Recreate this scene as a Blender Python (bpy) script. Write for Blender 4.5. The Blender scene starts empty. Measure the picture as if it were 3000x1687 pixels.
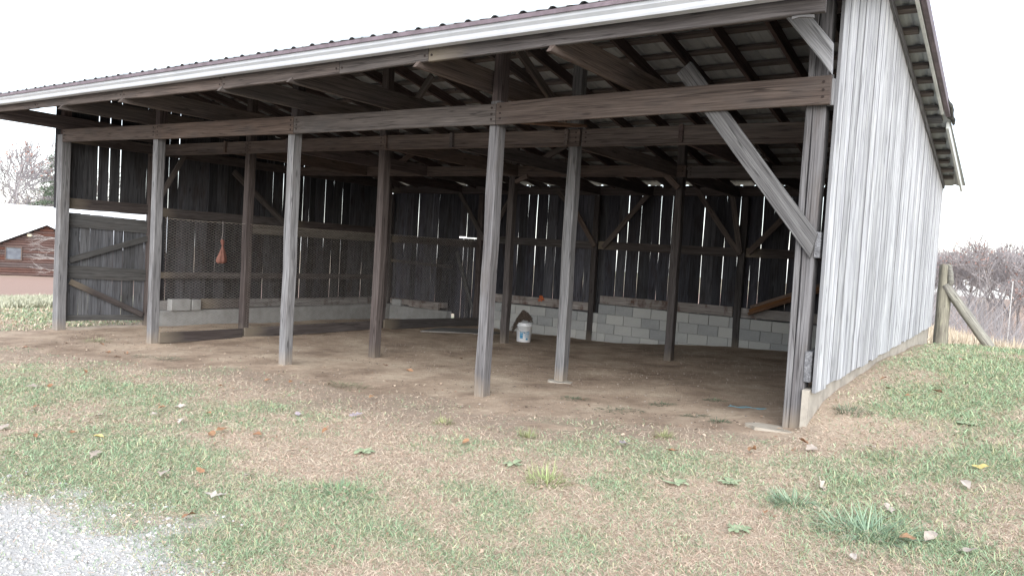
import bpy, bmesh, math, random
import numpy as np
from mathutils import Matrix, Vector
random.seed(7); rng = np.random.default_rng(7)
scene = bpy.context.scene
COL = scene.collection

# ------------------------------------------------------------------ camera, world, sun, exposure
cam_d = bpy.data.cameras.new('camera'); cam_d.sensor_width = 36.0; cam_d.lens = 26.91
cam_d.clip_start = 0.05; cam_d.clip_end = 1500
cam = bpy.data.objects.new('camera', cam_d); COL.objects.link(cam)
Rv = Vector((0.81928018, 0.57034465, 0.05905054)); Uv = Vector((-0.07634456, 0.00643577, 0.99706073))
Fv = Vector((-0.56828821, 0.82138028, -0.04881541)); CAM = Vector((1.55230741, -6.29087385, 1.41026876))
M = Matrix.Identity(4)
for i in range(3):
    M[i][0] = Rv[i]; M[i][1] = Uv[i]; M[i][2] = -Fv[i]; M[i][3] = CAM[i]
cam.matrix_world = M
scene.camera = cam

SUN_ELEV = math.radians(28); SUN_AZ = math.radians(147)      # azimuth clockwise from +Y
world = bpy.data.worlds.new('World'); scene.world = world; world.use_nodes = True
wn = world.node_tree.nodes; wl = world.node_tree.links
bg = wn['Background']
sky = wn.new('ShaderNodeTexSky'); sky.sky_type = 'NISHITA'; sky.sun_disc = False
sky.sun_elevation = SUN_ELEV; sky.sun_rotation = SUN_AZ
sky.air_density = 1.0; sky.dust_density = 1.0; sky.ozone_density = 1.0
hs = wn.new('ShaderNodeHueSaturation'); hs.inputs['Saturation'].default_value = 0.7   # overcast: grey-white cloud light
mxw = wn.new('ShaderNodeMix'); mxw.data_type = 'RGBA'; mxw.inputs[0].default_value = .55     # an even cloud sheet over the clear sky
mxw.inputs[7].default_value = (3.9, 4.05, 4.35, 1)
wl.new(sky.outputs[0], hs.inputs['Color']); wl.new(hs.outputs[0], mxw.inputs[6]); wl.new(mxw.outputs[2], bg.inputs['Color'])
bg.inputs['Strength'].default_value = 0.15
sun_d = bpy.data.lights.new('sun', 'SUN'); sun_d.energy = 1.5; sun_d.angle = math.radians(60); sun_d.color = (.965, .982, 1)
sun = bpy.data.objects.new('sun', sun_d); COL.objects.link(sun)
sdir = Vector((math.sin(SUN_AZ) * math.cos(SUN_ELEV), math.cos(SUN_AZ) * math.cos(SUN_ELEV), math.sin(SUN_ELEV)))
sun.rotation_euler = sdir.to_track_quat('Z', 'Y').to_euler()
scene.view_settings.view_transform = 'Standard'; scene.view_settings.look = 'None'
scene.view_settings.exposure = 1.72; scene.view_settings.gamma = 1.0
scene.view_settings.use_curve_mapping = False
scene.cycles.max_bounces = 8; scene.cycles.diffuse_bounces = 5

# ------------------------------------------------------------------ terrain height
CP = np.array([(-12.1,0,-.42),(-9.2,0,-.30),(-6.17,0,-.21),(-3.06,0,-.13),(0,0,.13),(-1.5,0,0),
(-12.1,1.5,-.40),(-9.2,1.54,-.29),(-6.17,1.54,-.25),(-3.06,1.54,-.12),(0,1.54,.05),
(-9.2,4.76,-.3),(-6.17,4.76,-.27),(-3.06,4.76,-.17),(0,4.76,-.02),(-12.1,4.7,-.45),
(-12.1,7.9,-.5),(-9.2,7.9,-.39),(-6.3,7.9,-.39),(-5.1,7.9,-.32),(-4,7.9,-.22),(-3.2,7.9,-.155),(0,7.9,-.05),
(1.5,-6.3,-.2),(-4,-4,-.25),(-8,-4,-.38),(-14,-3,-.5),(4,-5,0),(0,-3,-.08),(-4,-8,-.3),(-16,3,-.52),(-19,2,-.62),
(-30,5,-1.3),(-43,12,-2.0),(-60,20,-2.2),(-60,-20,-2),(-20,12,-.9),(-8,14,-.9),(-30,30,-2.5)])
CO = np.array([(.12,-.1,.16),(.12,.5,.3),(.12,3.3,.41),(.12,7.6,.31),(3,4,.40),(3,8,.33),(1.3,8.1,.33),(1.3,10.2,.06),(6,6,.32),(6,2,.3),
(3,-1,.16),(3,-4,.0),(6,12,-.3),(1.5,12,-.28),(8,-4,.1),(0,25,-1.6),(10,30,-2.6),(25,15,-1.5),(30,0,-.6),(0,60,-5),(30,60,-5.5),(20,90,-6.5),(60,80,-6.5),(60,30,-3.5)])
CO = np.r_[CO, CP[CP[:, 1] < -2.5]]
def rbf(P):
    n = len(P); A = np.zeros((n+3, n+3)); r = np.hypot(P[:,None,0]-P[None,:,0], P[:,None,1]-P[None,:,1])
    A[:n,:n] = r; A[:n,n] = 1; A[:n,n+1:] = P[:,:2]; A[n,:n] = 1; A[n+1:,:n] = P[:,:2].T
    w = np.linalg.solve(A, np.r_[P[:,2], 0, 0, 0])
    def f(x, y):
        o = w[n] + w[n+1]*x + w[n+2]*y
        for i in range(n): o = o + w[i]*np.hypot(x-P[i,0], y-P[i,1])
        return o
    return f
f_in = rbf(CP); f_out = rbf(CO)
def smooth(a, b, x):
    t = np.clip((x-a)/(b-a), 0, 1); return t*t*(3-2*t)
def lumps(x, y):
    return .016*np.sin(2.1*x+.7*y+1)*np.sin(1.7*y-.6*x) + .007*np.sin(5.3*x+2*y)*np.sin(4.7*y-1.3*x+2) + .004*np.sin(11*x-3*y)*np.sin(9.7*y+4*x)
def gz(x, y):
    x = np.asarray(x, float); y = np.asarray(y, float)
    w = np.where(y < -.1, .05+1.2*np.clip((-.1-y)/3, 0, 1), np.where(y > 8.1, .05+2.5*np.clip((y-8.1)/5, 0, 1), .035))
    m = smooth(-w, w, x-.06+.0078*np.clip(y, 0, 8.1))
    z = f_in(x, y)*(1-m) + f_out(x, y)*m
    z = np.clip(z, -9, 3) + lumps(x, y)
    for px, py in POSTS: z = z + .022*np.exp(-((x-px)**2+(y-py)**2)/.035)      # soil banked round the posts
    return z
POSTS = [(a-.06, b) for a in (-12.1, -9.2, -6.17, -3.06) for b in (.02, 1.6, 4.82)]
def g1(x, y): return float(gz(x, y))

# value noise for scattering / masks
_perm = rng.random((256, 256))
def vnoise(x, y):
    xi = np.floor(x).astype(int); yi = np.floor(y).astype(int); fx = x-xi; fy = y-yi
    fx = fx*fx*(3-2*fx); fy = fy*fy*(3-2*fy)
    p = lambda i, j: _perm[i & 255, j & 255]
    return (p(xi,yi)*(1-fx)+p(xi+1,yi)*fx)*(1-fy) + (p(xi,yi+1)*(1-fx)+p(xi+1,yi+1)*fx)*fy
def fbm(x, y):
    return .5*vnoise(x,y)+.27*vnoise(x*2.1+7,y*2.1+3)+.15*vnoise(x*4.3+1,y*4.3+9)+.08*vnoise(x*9.1,y*9.1+5)

DIRT_X = [-30,-14,-12.4,-10.6,-8.8,-7.9,-5.8,-4.1,-2.7,-1.7,-.25,.2]
DIRT_Y = [3,1.2,-.9,-1.45,-1.2,-.85,-.5,-.35,-.45,-.3,-.2,-.1]
def m_dirt(x, y):
    e = np.interp(x, DIRT_X, DIRT_Y)
    d = (y-e) + (fbm(x*1.1, y*1.1)-.5)*1.1
    ins = smooth(-.35, .3, d) * smooth(.12, .02, x)*smooth(-12.9, -12.3, x)*smooth(8.3, 8.0, y)
    bare = smooth(.6, .2, np.hypot((x+.05)/.45, (y+.28)/.22)) + smooth(.9, .4, np.hypot((x+1.75)/.5, (y+.85)/.16)) + smooth(1, .4, np.hypot((x+2.3)/1.0, (y+.35)/.28))
    strip = smooth(.3, .1, np.abs(x-.2)) * smooth(-.3, .2, y)*smooth(8, 7, y)*.3
    return np.clip(np.maximum(np.maximum(ins, bare), strip), 0, 1)
def m_mix(x, y):      # trampled zone in front of the dirt, grass thin
    e = np.interp(x, [-14,-9,-7.5,-5.2,-3.5,-1.9,-.8,-.1,.3], [-1.2,-2.0,-1.4,-1.45,-1.4,-1.4,-1.2,-.6,-.3])
    return smooth(-.5, .5, (y-e)+(fbm(x*1.7+4, y*1.7)-.5)*1.2)*smooth(.3, .0, x)*smooth(8.3, 8, y)*smooth(-14, -12.6, x)
def m_gravel(x, y):
    e = np.interp(x, [-9,-6,-3.6,-3.0,-2.4,-1.8,-1.45,-.5], [-4.5,-4.4,-4.15,-4.0,-3.95,-4.0,-4.1,-4.7])
    return smooth(-.45, .5, (e-y)+(fbm(x*2.2+9, y*2.2+2)-.5)*1.3)
GB = [(-6.8,-2.6,.9,.5),(-6.1,-2.15,.6,.3),(-4.5,-3.45,.9,.4),(-3.85,-3.2,.7,.3),(-3.9,-3.9,.8,.25),(-2.6,-3.65,.6,.25),(-1.8,-3.3,.5,.3),(-.3,-2.9,.5,.2),(1.0,-1.95,.35,.25),
      (.95,3.9,.6,2.0),(.8,1.2,.4,.7),(1.3,-.2,.5,.4),(-.5,-2.0,.3,.15),(1,7,1.2,1.2),(-8.4,-2.9,1.5,.5),(-15,1,3,.6),(1.4,2.4,.5,1.)]
def m_green(x, y):
    v = (.55*fbm(x*1.2+20, y*1.5+11)+.45*fbm(x*3.1+3, y*3.6+17)-.5)*2.4+.38
    for a, b, rx, ry in GB: v = v + .55*np.exp(-((x-a)/rx)**2-((y-b)/ry)**2)
    return np.clip(v, 0, 1)

# ------------------------------------------------------------------ material helpers
def new_mat(name):
    m = bpy.data.materials.new(name); m.use_nodes = True
    nt = m.node_tree; b = nt.nodes['Principled BSDF']; b.inputs['Roughness'].default_value = .9
    b.inputs['Specular IOR Level'].default_value = .25
    return m, nt, b
def nd(nt, t, **kw):
    n = nt.nodes.new(t)
    for k, v in kw.items(): setattr(n, k, v)
    return n
def ramp(nt, fac, stops):
    r = nd(nt, 'ShaderNodeValToRGB'); e = r.color_ramp.elements
    while len(e) < len(stops): e.new(.5)
    for el, (p, c) in zip(e, stops): el.position = p; el.color = (*c, 1) if len(c) == 3 else c
    nt.links.new(fac, r.inputs[0]); return r.outputs[0]
def noise(nt, vec, scale, detail=4, rough=.6):
    n = nd(nt, 'ShaderNodeTexNoise'); n.inputs['Scale'].default_value = scale; n.inputs['Detail'].default_value = detail
    n.inputs['Roughness'].default_value = rough
    if vec is not None: nt.links.new(vec, n.inputs['Vector'])
    return n.outputs['Fac']
def mixc(nt, fac, a, b, mode='MIX'):
    m = nd(nt, 'ShaderNodeMix', data_type='RGBA', blend_type=mode)
    for s, v in ((0, fac), (6, a), (7, b)):
        if hasattr(v, 'is_output'): nt.links.new(v, m.inputs[s])
        elif s == 0: m.inputs[0].default_value = v
        else: m.inputs[s].default_value = (*v, 1)
    return m.outputs[2]
def mapr(nt, v, a, b, c, d):
    n = nd(nt, 'ShaderNodeMapRange'); nt.links.new(v, n.inputs[0])
    for i, q in zip((1,2,3,4), (a,b,c,d)): n.inputs[i].default_value = q
    return n.outputs[0]
def bump(nt, h, strength, dist, b):
    n = nd(nt, 'ShaderNodeBump'); n.inputs['Strength'].default_value = strength; n.inputs['Distance'].default_value = dist
    nt.links.new(h, n.inputs['Height']); nt.links.new(n.outputs[0], b.inputs['Normal'])

def wood(name, light, dark, stain, stain_amt=.5, var=.25, streak=1.0, lichen=None, rough=.92, base_mud=None, sscale=(1.6,4.5,4.5), edge=0, band=(.32,.68)):
    """weathered timber; grain runs along the object's local X"""
    m, nt, b = new_mat(name)
    tc = nd(nt, 'ShaderNodeTexCoord'); oi = nd(nt, 'ShaderNodeObjectInfo')
    sc = nd(nt, 'ShaderNodeVectorMath', operation='SCALE'); comb = nd(nt, 'ShaderNodeCombineXYZ')
    mu = nd(nt, 'ShaderNodeMath', operation='MULTIPLY'); mu.inputs[1].default_value = 71.3; nt.links.new(oi.outputs['Random'], mu.inputs[0])
    mu2 = nd(nt, 'ShaderNodeMath', operation='MULTIPLY'); mu2.inputs[1].default_value = 37.7; nt.links.new(oi.outputs['Random'], mu2.inputs[0])
    nt.links.new(mu.outputs[0], comb.inputs[0]); nt.links.new(mu2.outputs[0], comb.inputs[1]); nt.links.new(mu.outputs[0], comb.inputs[2])
    add = nd(nt, 'ShaderNodeVectorMath', operation='ADD'); nt.links.new(tc.outputs['Object'], add.inputs[0]); nt.links.new(comb.outputs[0], add.inputs[1])
    def mp(s):
        q = nd(nt, 'ShaderNodeMapping'); q.inputs['Scale'].default_value = s; nt.links.new(add.outputs[0], q.inputs['Vector']); return q.outputs[0]
    n1 = noise(nt, mp((1.1, 22*streak, 22*streak)), 1.0, 6, .65)
    n2 = noise(nt, mp((3.0, 95, 95)), 1.0, 3, .6)
    n3 = noise(nt, mp(sscale), 1.0, 5, .6)
    c = ramp(nt, n1, [(band[0], dark), (band[1], light)])
    c = mixc(nt, mapr(nt, n2, .35, .62, .55, 0), c, tuple(v*.45 for v in dark))
    c = mixc(nt, mapr(nt, n3, .52, .72, 0, stain_amt), c, stain)
    if lichen:
        n4 = noise(nt, mp((2.3, 9, 9)), 1.3, 4, .7)
        c = mixc(nt, mapr(nt, n4, .56, .72, 0, .55), c, lichen)
    n5 = noise(nt, mp((.55, 26*streak, 26*streak)), 1.0, 2, .5)
    cs = nd(nt, 'ShaderNodeMath', operation='SUBTRACT'); nt.links.new(n5, cs.inputs[0]); cs.inputs[1].default_value = .52
    ca = nd(nt, 'ShaderNodeMath', operation='ABSOLUTE'); nt.links.new(cs.outputs[0], ca.inputs[0])
    c = mixc(nt, mapr(nt, ca.outputs[0], .004, .022, .8, 0), c, tuple(v*.38 for v in dark))
    vor = nd(nt, 'ShaderNodeTexVoronoi'); vor.inputs['Scale'].default_value = 1.0
    nt.links.new(mp((1.7, 7, 7)), vor.inputs['Vector'])
    c = mixc(nt, mapr(nt, vor.outputs['Distance'], .05, .11, .75, 0), c, tuple(v*.4 for v in dark))
    if edge:          # shade of the seams between boards, painted dark along each board's long edges
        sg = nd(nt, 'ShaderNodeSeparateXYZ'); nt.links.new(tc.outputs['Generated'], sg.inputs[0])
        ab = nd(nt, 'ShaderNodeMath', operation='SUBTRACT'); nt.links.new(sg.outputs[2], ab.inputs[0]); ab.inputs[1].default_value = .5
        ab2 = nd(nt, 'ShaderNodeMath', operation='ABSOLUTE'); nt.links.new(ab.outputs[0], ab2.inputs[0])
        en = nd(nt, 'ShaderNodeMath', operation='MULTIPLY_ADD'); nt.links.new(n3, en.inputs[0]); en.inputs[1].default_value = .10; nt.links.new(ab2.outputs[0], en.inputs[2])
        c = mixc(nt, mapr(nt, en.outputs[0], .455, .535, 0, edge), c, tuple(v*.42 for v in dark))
    hv = nd(nt, 'ShaderNodeHueSaturation'); nt.links.new(c, hv.inputs['Color'])
    nt.links.new(mapr(nt, oi.outputs['Random'], 0, 1, 1-var, 1+var), hv.inputs['Value'])
    sepn = nd(nt, 'ShaderNodeMath', operation='FRACT'); nt.links.new(mu.outputs[0], sepn.inputs[0])
    nt.links.new(mapr(nt, sepn.outputs[0], 0, 1, .6, 1.35), hv.inputs['Saturation'])
    out = hv.outputs[0]
    if base_mud:      # splashed soil on the lowest hand's breadth of a post standing in the dirt
        sx = nd(nt, 'ShaderNodeSeparateXYZ'); nt.links.new(tc.outputs['Object'], sx.inputs[0])
        nn = nd(nt, 'ShaderNodeMath', operation='MULTIPLY_ADD'); nt.links.new(n3, nn.inputs[0]); nn.inputs[1].default_value = -.35; nt.links.new(sx.outputs[0], nn.inputs[2])
        out = mixc(nt, mapr(nt, nn.outputs[0], -.08, .28, .8, 0), out, base_mud)
    nt.links.new(out, b.inputs['Base Color']); b.inputs['Roughness'].default_value = rough
    mxh = nd(nt, 'ShaderNodeMath', operation='ADD'); nt.links.new(n1, mxh.inputs[0]); nt.links.new(n2, mxh.inputs[1])
    bump(nt, mxh.outputs[0], .5, .006, b)
    return m
def plain(name, col, rough=.7, metal=0, spots=None, scale=8, spec=.3, bumpd=0):
    m, nt, b = new_mat(name); b.inputs['Roughness'].default_value = rough; b.inputs['Metallic'].default_value = metal
    b.inputs['Specular IOR Level'].default_value = spec
    tc = nd(nt, 'ShaderNodeTexCoord'); n = noise(nt, tc.outputs['Object'], scale, 6, .65)
    sp = spots or tuple(v*.7 for v in col)
    nt.links.new(ramp(nt, n, [(.38, sp), (.62, col)]), b.inputs['Base Color'])
    if bumpd: bump(nt, n, .5, bumpd, b)
    return m
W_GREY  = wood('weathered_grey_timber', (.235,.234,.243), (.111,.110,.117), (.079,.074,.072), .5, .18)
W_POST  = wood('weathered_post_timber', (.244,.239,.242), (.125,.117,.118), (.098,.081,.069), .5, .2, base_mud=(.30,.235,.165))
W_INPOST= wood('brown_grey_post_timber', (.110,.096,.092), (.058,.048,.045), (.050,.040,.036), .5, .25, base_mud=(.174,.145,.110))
W_BROWN = wood('aged_brown_timber', (.147,.117,.102), (.082,.063,.055), (.061,.057,.057), .5, .12)
W_DARK  = wood('dark_roof_timber', (.120,.090,.084), (.064,.049,.046), (.056,.043,.040), .4, .25)
W_PURL  = wood('roof_purlin_timber', (.185,.165,.155), (.11,.095,.09), (.08,.07,.065), .4, .2)
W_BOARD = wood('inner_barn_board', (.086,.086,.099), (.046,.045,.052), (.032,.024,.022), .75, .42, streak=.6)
W_LEFT  = wood('left_wall_board', (.075,.074,.080), (.036,.0355,.039), (.03,.023,.02), .75, .42, streak=.6)  # darker copy of W_BOARD, the dimmer light on this wall put into its colour
W_DOOR  = wood('grey_door_board', (.151,.154,.165), (.090,.090,.095), (.056,.048,.042), .5, .25, streak=.7)
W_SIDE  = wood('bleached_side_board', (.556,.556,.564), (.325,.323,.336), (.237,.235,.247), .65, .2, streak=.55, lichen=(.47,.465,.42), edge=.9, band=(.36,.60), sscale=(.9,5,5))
W_BRACE = wood('grey_brace_timber', (.173,.168,.166), (.087,.083,.083), (.071,.062,.055), .5, .1)
W_PALEBR = wood('bleached_brace_timber', (.40,.40,.41), (.23,.228,.235), (.17,.16,.155), .5, .1)
W_SILL  = wood('stained_sill_board', (.336,.312,.296), (.216,.192,.176), (.068,.036,.026), 1.0, .2, sscale=(5.5,3,3))
W_NEW   = wood('red_brown_lumber', (.200,.115,.068), (.130,.068,.040), (.094,.056,.037), .4, .18)
W_FENCE = wood('lichen_grey_pole_timber', (.304,.288,.237), (.176,.164,.136), (.104,.088,.085), .6, .15, lichen=(.376,.368,.280))
M_GALV  = plain('galvanised_sheet', (.359,.376,.381), .55, .1, (.282,.297,.305), 3, .5)
M_GUT   = plain('white_gutter_paint', (.497,.507,.527), .4, 0, (.436,.445,.469), 2.5, .5)
M_EDGE  = plain('purple_brown_drip_edge', (.158,.122,.137), .6, 0, (.101,.079,.086), 6)
M_TRIM  = plain('pale_rake_trim', (.62,.63,.60), .5, 0, (.48,.49,.47), 4)
M_CONC  = plain('poured_concrete', (.299,.297,.288), .95, 0, (.230,.227,.219), 5, .2, .004)
M_CREAM = plain('sandy_concrete', (.367,.331,.280), .95, 0, (.267,.241,.206), 6, .2, .006)
M_NAIL  = plain('rusty_nail_stain', (.035,.025,.022), .9)
M_WIRE  = plain('dull_zinc_wire', (.374,.346,.302), .6, .1, (.274,.223,.187), 9)

def block_mat():
    m, nt, b = new_mat('grey_concrete_block')
    tc = nd(nt, 'ShaderNodeTexCoord'); oi = nd(nt, 'ShaderNodeObjectInfo')
    n = noise(nt, tc.outputs['Object'], 9, 6, .7); n2 = noise(nt, tc.outputs['Object'], 60, 2, .5)
    c = ramp(nt, n, [(.35, (.285,.29,.29)), (.65, (.345,.35,.345))])
    c = mixc(nt, oi.outputs['Random'], c, mixc(nt, .7, c, (.39,.38,.35)))
    hv = nd(nt, 'ShaderNodeHueSaturation'); nt.links.new(c, hv.inputs['Color']); nt.links.new(mapr(nt, oi.outputs['Random'], 0, 1, .82, 1.12), hv.inputs['Value'])
    nt.links.new(hv.outputs[0], b.inputs['Base Color']); bump(nt, n2, .5, .004, b)
    return m
M_BLOCK = block_mat()
M_MORTAR = plain('mortar', (.318,.318,.305), .95, 0, (.229,.229,.223), 12, .2, .004)

# ------------------------------------------------------------------ object helpers
WM = {}
ORD = ['first','second','third','fourth','fifth','sixth','seventh','eighth','ninth','tenth','eleventh','twelfth']
ALIKE = {}
def screen_x(x, y):
    dx, dy = x-CAM.x, y-CAM.y; return (dx*Rv.x+dy*Rv.y)/max(.1, dx*Fv.x+dy*Fv.y)
def settle_alike():
    for base, lst in ALIKE.items():
        lst.sort(key=lambda q: q[0])
        if len(lst) > 1:
            for i, (_, o) in enumerate(lst): o['label'] = f'{base}, {ORD[i]} from the left'
    ALIKE.clear()
def link(o, parent=None, mat=None, world_m=None):
    COL.objects.link(o)
    wm = world_m or Matrix.Identity(4)
    if parent is not None:
        o.parent = parent; o.matrix_basis = WM[parent.name].inverted() @ wm
    else:
        o.matrix_basis = wm
    WM[o.name] = wm
    if mat is not None and o.data is not None and len(o.data.materials) == 0: o.data.materials.append(mat)
    return o
def tag(o, label, cat, group=None, kind=None):
    if label: o['label'] = label
    if cat: o['category'] = cat
    if group: o['group'] = group
    if kind: o['kind'] = kind
    return o
def empty(name, loc, label, cat, group=None):
    o = bpy.data.objects.new(name, None); o.empty_display_size = .2
    link(o, None, None, Matrix.Translation(loc)); tag(o, label, cat, group); return o
def mesh_obj(name, verts, faces, mat, parent=None, wm=None, smooth_=False):
    me = bpy.data.meshes.new(name); me.from_pydata([tuple(v) for v in verts], [], faces); me.update()
    if smooth_: me.polygons.foreach_set('use_smooth', [True]*len(me.polygons))
    o = bpy.data.objects.new(name, me); return link(o, parent, mat, wm)
def frame_m(p0, p1, side):
    p0 = Vector(p0); p1 = Vector(p1); x = (p1-p0).normalized(); y = Vector(side); y = (y-x*y.dot(x)).normalized(); z = x.cross(y)
    m = Matrix.Identity(4)
    for i in range(3): m[i][0] = x[i]; m[i][1] = y[i]; m[i][2] = z[i]; m[i][3] = p0[i]
    return m, (p1-p0).length
def plank(name, p0, p1, t, w, mat, parent, side=(0,1,0), seg=1, jit=0.0, cut0=0, cut1=0, cham=0.0):
    """timber from p0 to p1 (centre line): t across 'side', w across the third axis; local X is the grain"""
    m, L = frame_m(p0, p1, side)
    vs = []; fs = []
    if cham:
        c = cham; prof = [(-t/2+c,-w/2),(t/2-c,-w/2),(t/2,-w/2+c),(t/2,w/2-c),(t/2-c,w/2),(-t/2+c,w/2),(-t/2,w/2-c),(-t/2,-w/2+c)]
    else: prof = [(-t/2,-w/2),(t/2,-w/2),(t/2,w/2),(-t/2,w/2)]
    n = len(prof)
    for k in range(seg+1):
        x = L*k/seg; dy = random.uniform(-jit, jit)*.5; dz = random.uniform(-jit, jit)
        sw = 1+random.uniform(-jit, jit)*2/w*.5
        for a, bb in prof:
            xx = x
            if k == 0: xx += cut0*bb/(w/2)
            if k == seg: xx += cut1*bb/(w/2)
            vs.append((xx, a+dy, bb*sw+dz))
    for k in range(seg):
        for i in range(n):
            a = k*n+i; b = k*n+(i+1) % n
            fs.append((a, b, b+n, a+n))
    fs.append(tuple(range(n))[::-1]); fs.append(tuple(seg*n+i for i in range(n)))
    return mesh_obj(name, vs, fs, mat, parent, m)
def box(name, lo, hi, mat, parent, cham=0):
    cx = [(a+b)/2 for a, b in zip(lo, hi)]
    d = [(b-a)/2 for a, b in zip(lo, hi)]
    bm = bmesh.new(); bmesh.ops.create_cube(bm, size=2)
    for v in bm.verts: v.co = Vector((v.co.x*d[0], v.co.y*d[1], v.co.z*d[2]))
    if cham: bmesh.ops.bevel(bm, geom=list(bm.edges), offset=cham, segments=1, affect='EDGES')
    me = bpy.data.meshes.new(name); bm.to_mesh(me); bm.free()
    o = bpy.data.objects.new(name, me); return link(o, parent, mat, Matrix.Translation(cx))
class MB:
    def __init__(s): s.v = []; s.f = []
    def tube(s, pts, r, n=5, cap=True, taper=1.0):
        pts = [Vector(p) for p in pts]; base = len(s.v); L = len(pts)
        up = Vector((0,0,1)) if abs((pts[-1]-pts[0]).normalized().z) < .9 else Vector((1,0,0))
        for k, p in enumerate(pts):
            d = (pts[min(k+1, L-1)]-pts[max(k-1, 0)]); d = d.normalized() if d.length > 1e-9 else Vector((0,0,1))
            a = d.cross(up); a = a.normalized() if a.length > 1e-6 else Vector((1,0,0)); b = d.cross(a)
            rr = r[k] if isinstance(r, (list, tuple)) else r*(1+(taper-1)*k/max(1, L-1))
            for i in range(n):
                q = 2*math.pi*i/n; s.v.append(tuple(p+a*math.cos(q)*rr+b*math.sin(q)*rr))
        for k in range(L-1):
            for i in range(n):
                a0 = base+k*n+i; b0 = base+k*n+(i+1) % n; s.f.append((a0, b0, b0+n, a0+n))
        if cap: s.f.append(tuple(base+i for i in range(n))[::-1]); s.f.append(tuple(base+(L-1)*n+i for i in range(n)))
    def box(s, lo, hi):
        b = len(s.v); x0,y0,z0 = lo; x1,y1,z1 = hi
        s.v += [(x0,y0,z0),(x1,y0,z0),(x1,y1,z0),(x0,y1,z0),(x0,y0,z1),(x1,y0,z1),(x1,y1,z1),(x0,y1,z1)]
        s.f += [tuple(b+i for i in q) for q in ((3,2,1,0),(4,5,6,7),(0,1,5,4),(1,2,6,5),(2,3,7,6),(3,0,4,7))]
    def lathe(s, prof, n=24, cx=0, cy=0):
        b = len(s.v)
        for r, z in prof:
            for i in range(n):
                q = 2*math.pi*i/n; s.v.append((cx+r*math.cos(q), cy+r*math.sin(q), z))
        for k in range(len(prof)-1):
            for i in range(n): s.f.append((b+k*n+i, b+k*n+(i+1) % n, b+(k+1)*n+(i+1) % n, b+(k+1)*n+i))
    def obj(s, name, mat, parent=None, wm=None, smooth_=False): return mesh_obj(name, s.v, s.f, mat, parent, wm, smooth_)
def np_mesh(name, V, F3, mat, parent=None, col=None, wm=None):
    """fast triangle mesh from numpy arrays, optional per-vertex colour"""
    me = bpy.data.meshes.new(name); nv = len(V); nf = len(F3)
    me.vertices.add(nv); me.vertices.foreach_set('co', np.ascontiguousarray(V, dtype=np.float32).ravel())
    me.loops.add(nf*3); me.loops.foreach_set('vertex_index', np.ascontiguousarray(F3, dtype=np.int32).ravel())
    me.polygons.add(nf); me.polygons.foreach_set('loop_start', np.arange(0, nf*3, 3, dtype=np.int32))
    if col is not None:
        a = me.color_attributes.new('tint', 'FLOAT_COLOR', 'POINT')
        a.data.foreach_set('color', np.c_[col, np.ones(nv)].astype(np.float32).ravel())
    me.update(calc_edges=True); me.validate()
    o = bpy.data.objects.new(name, me); return link(o, parent, mat, wm)

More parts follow.
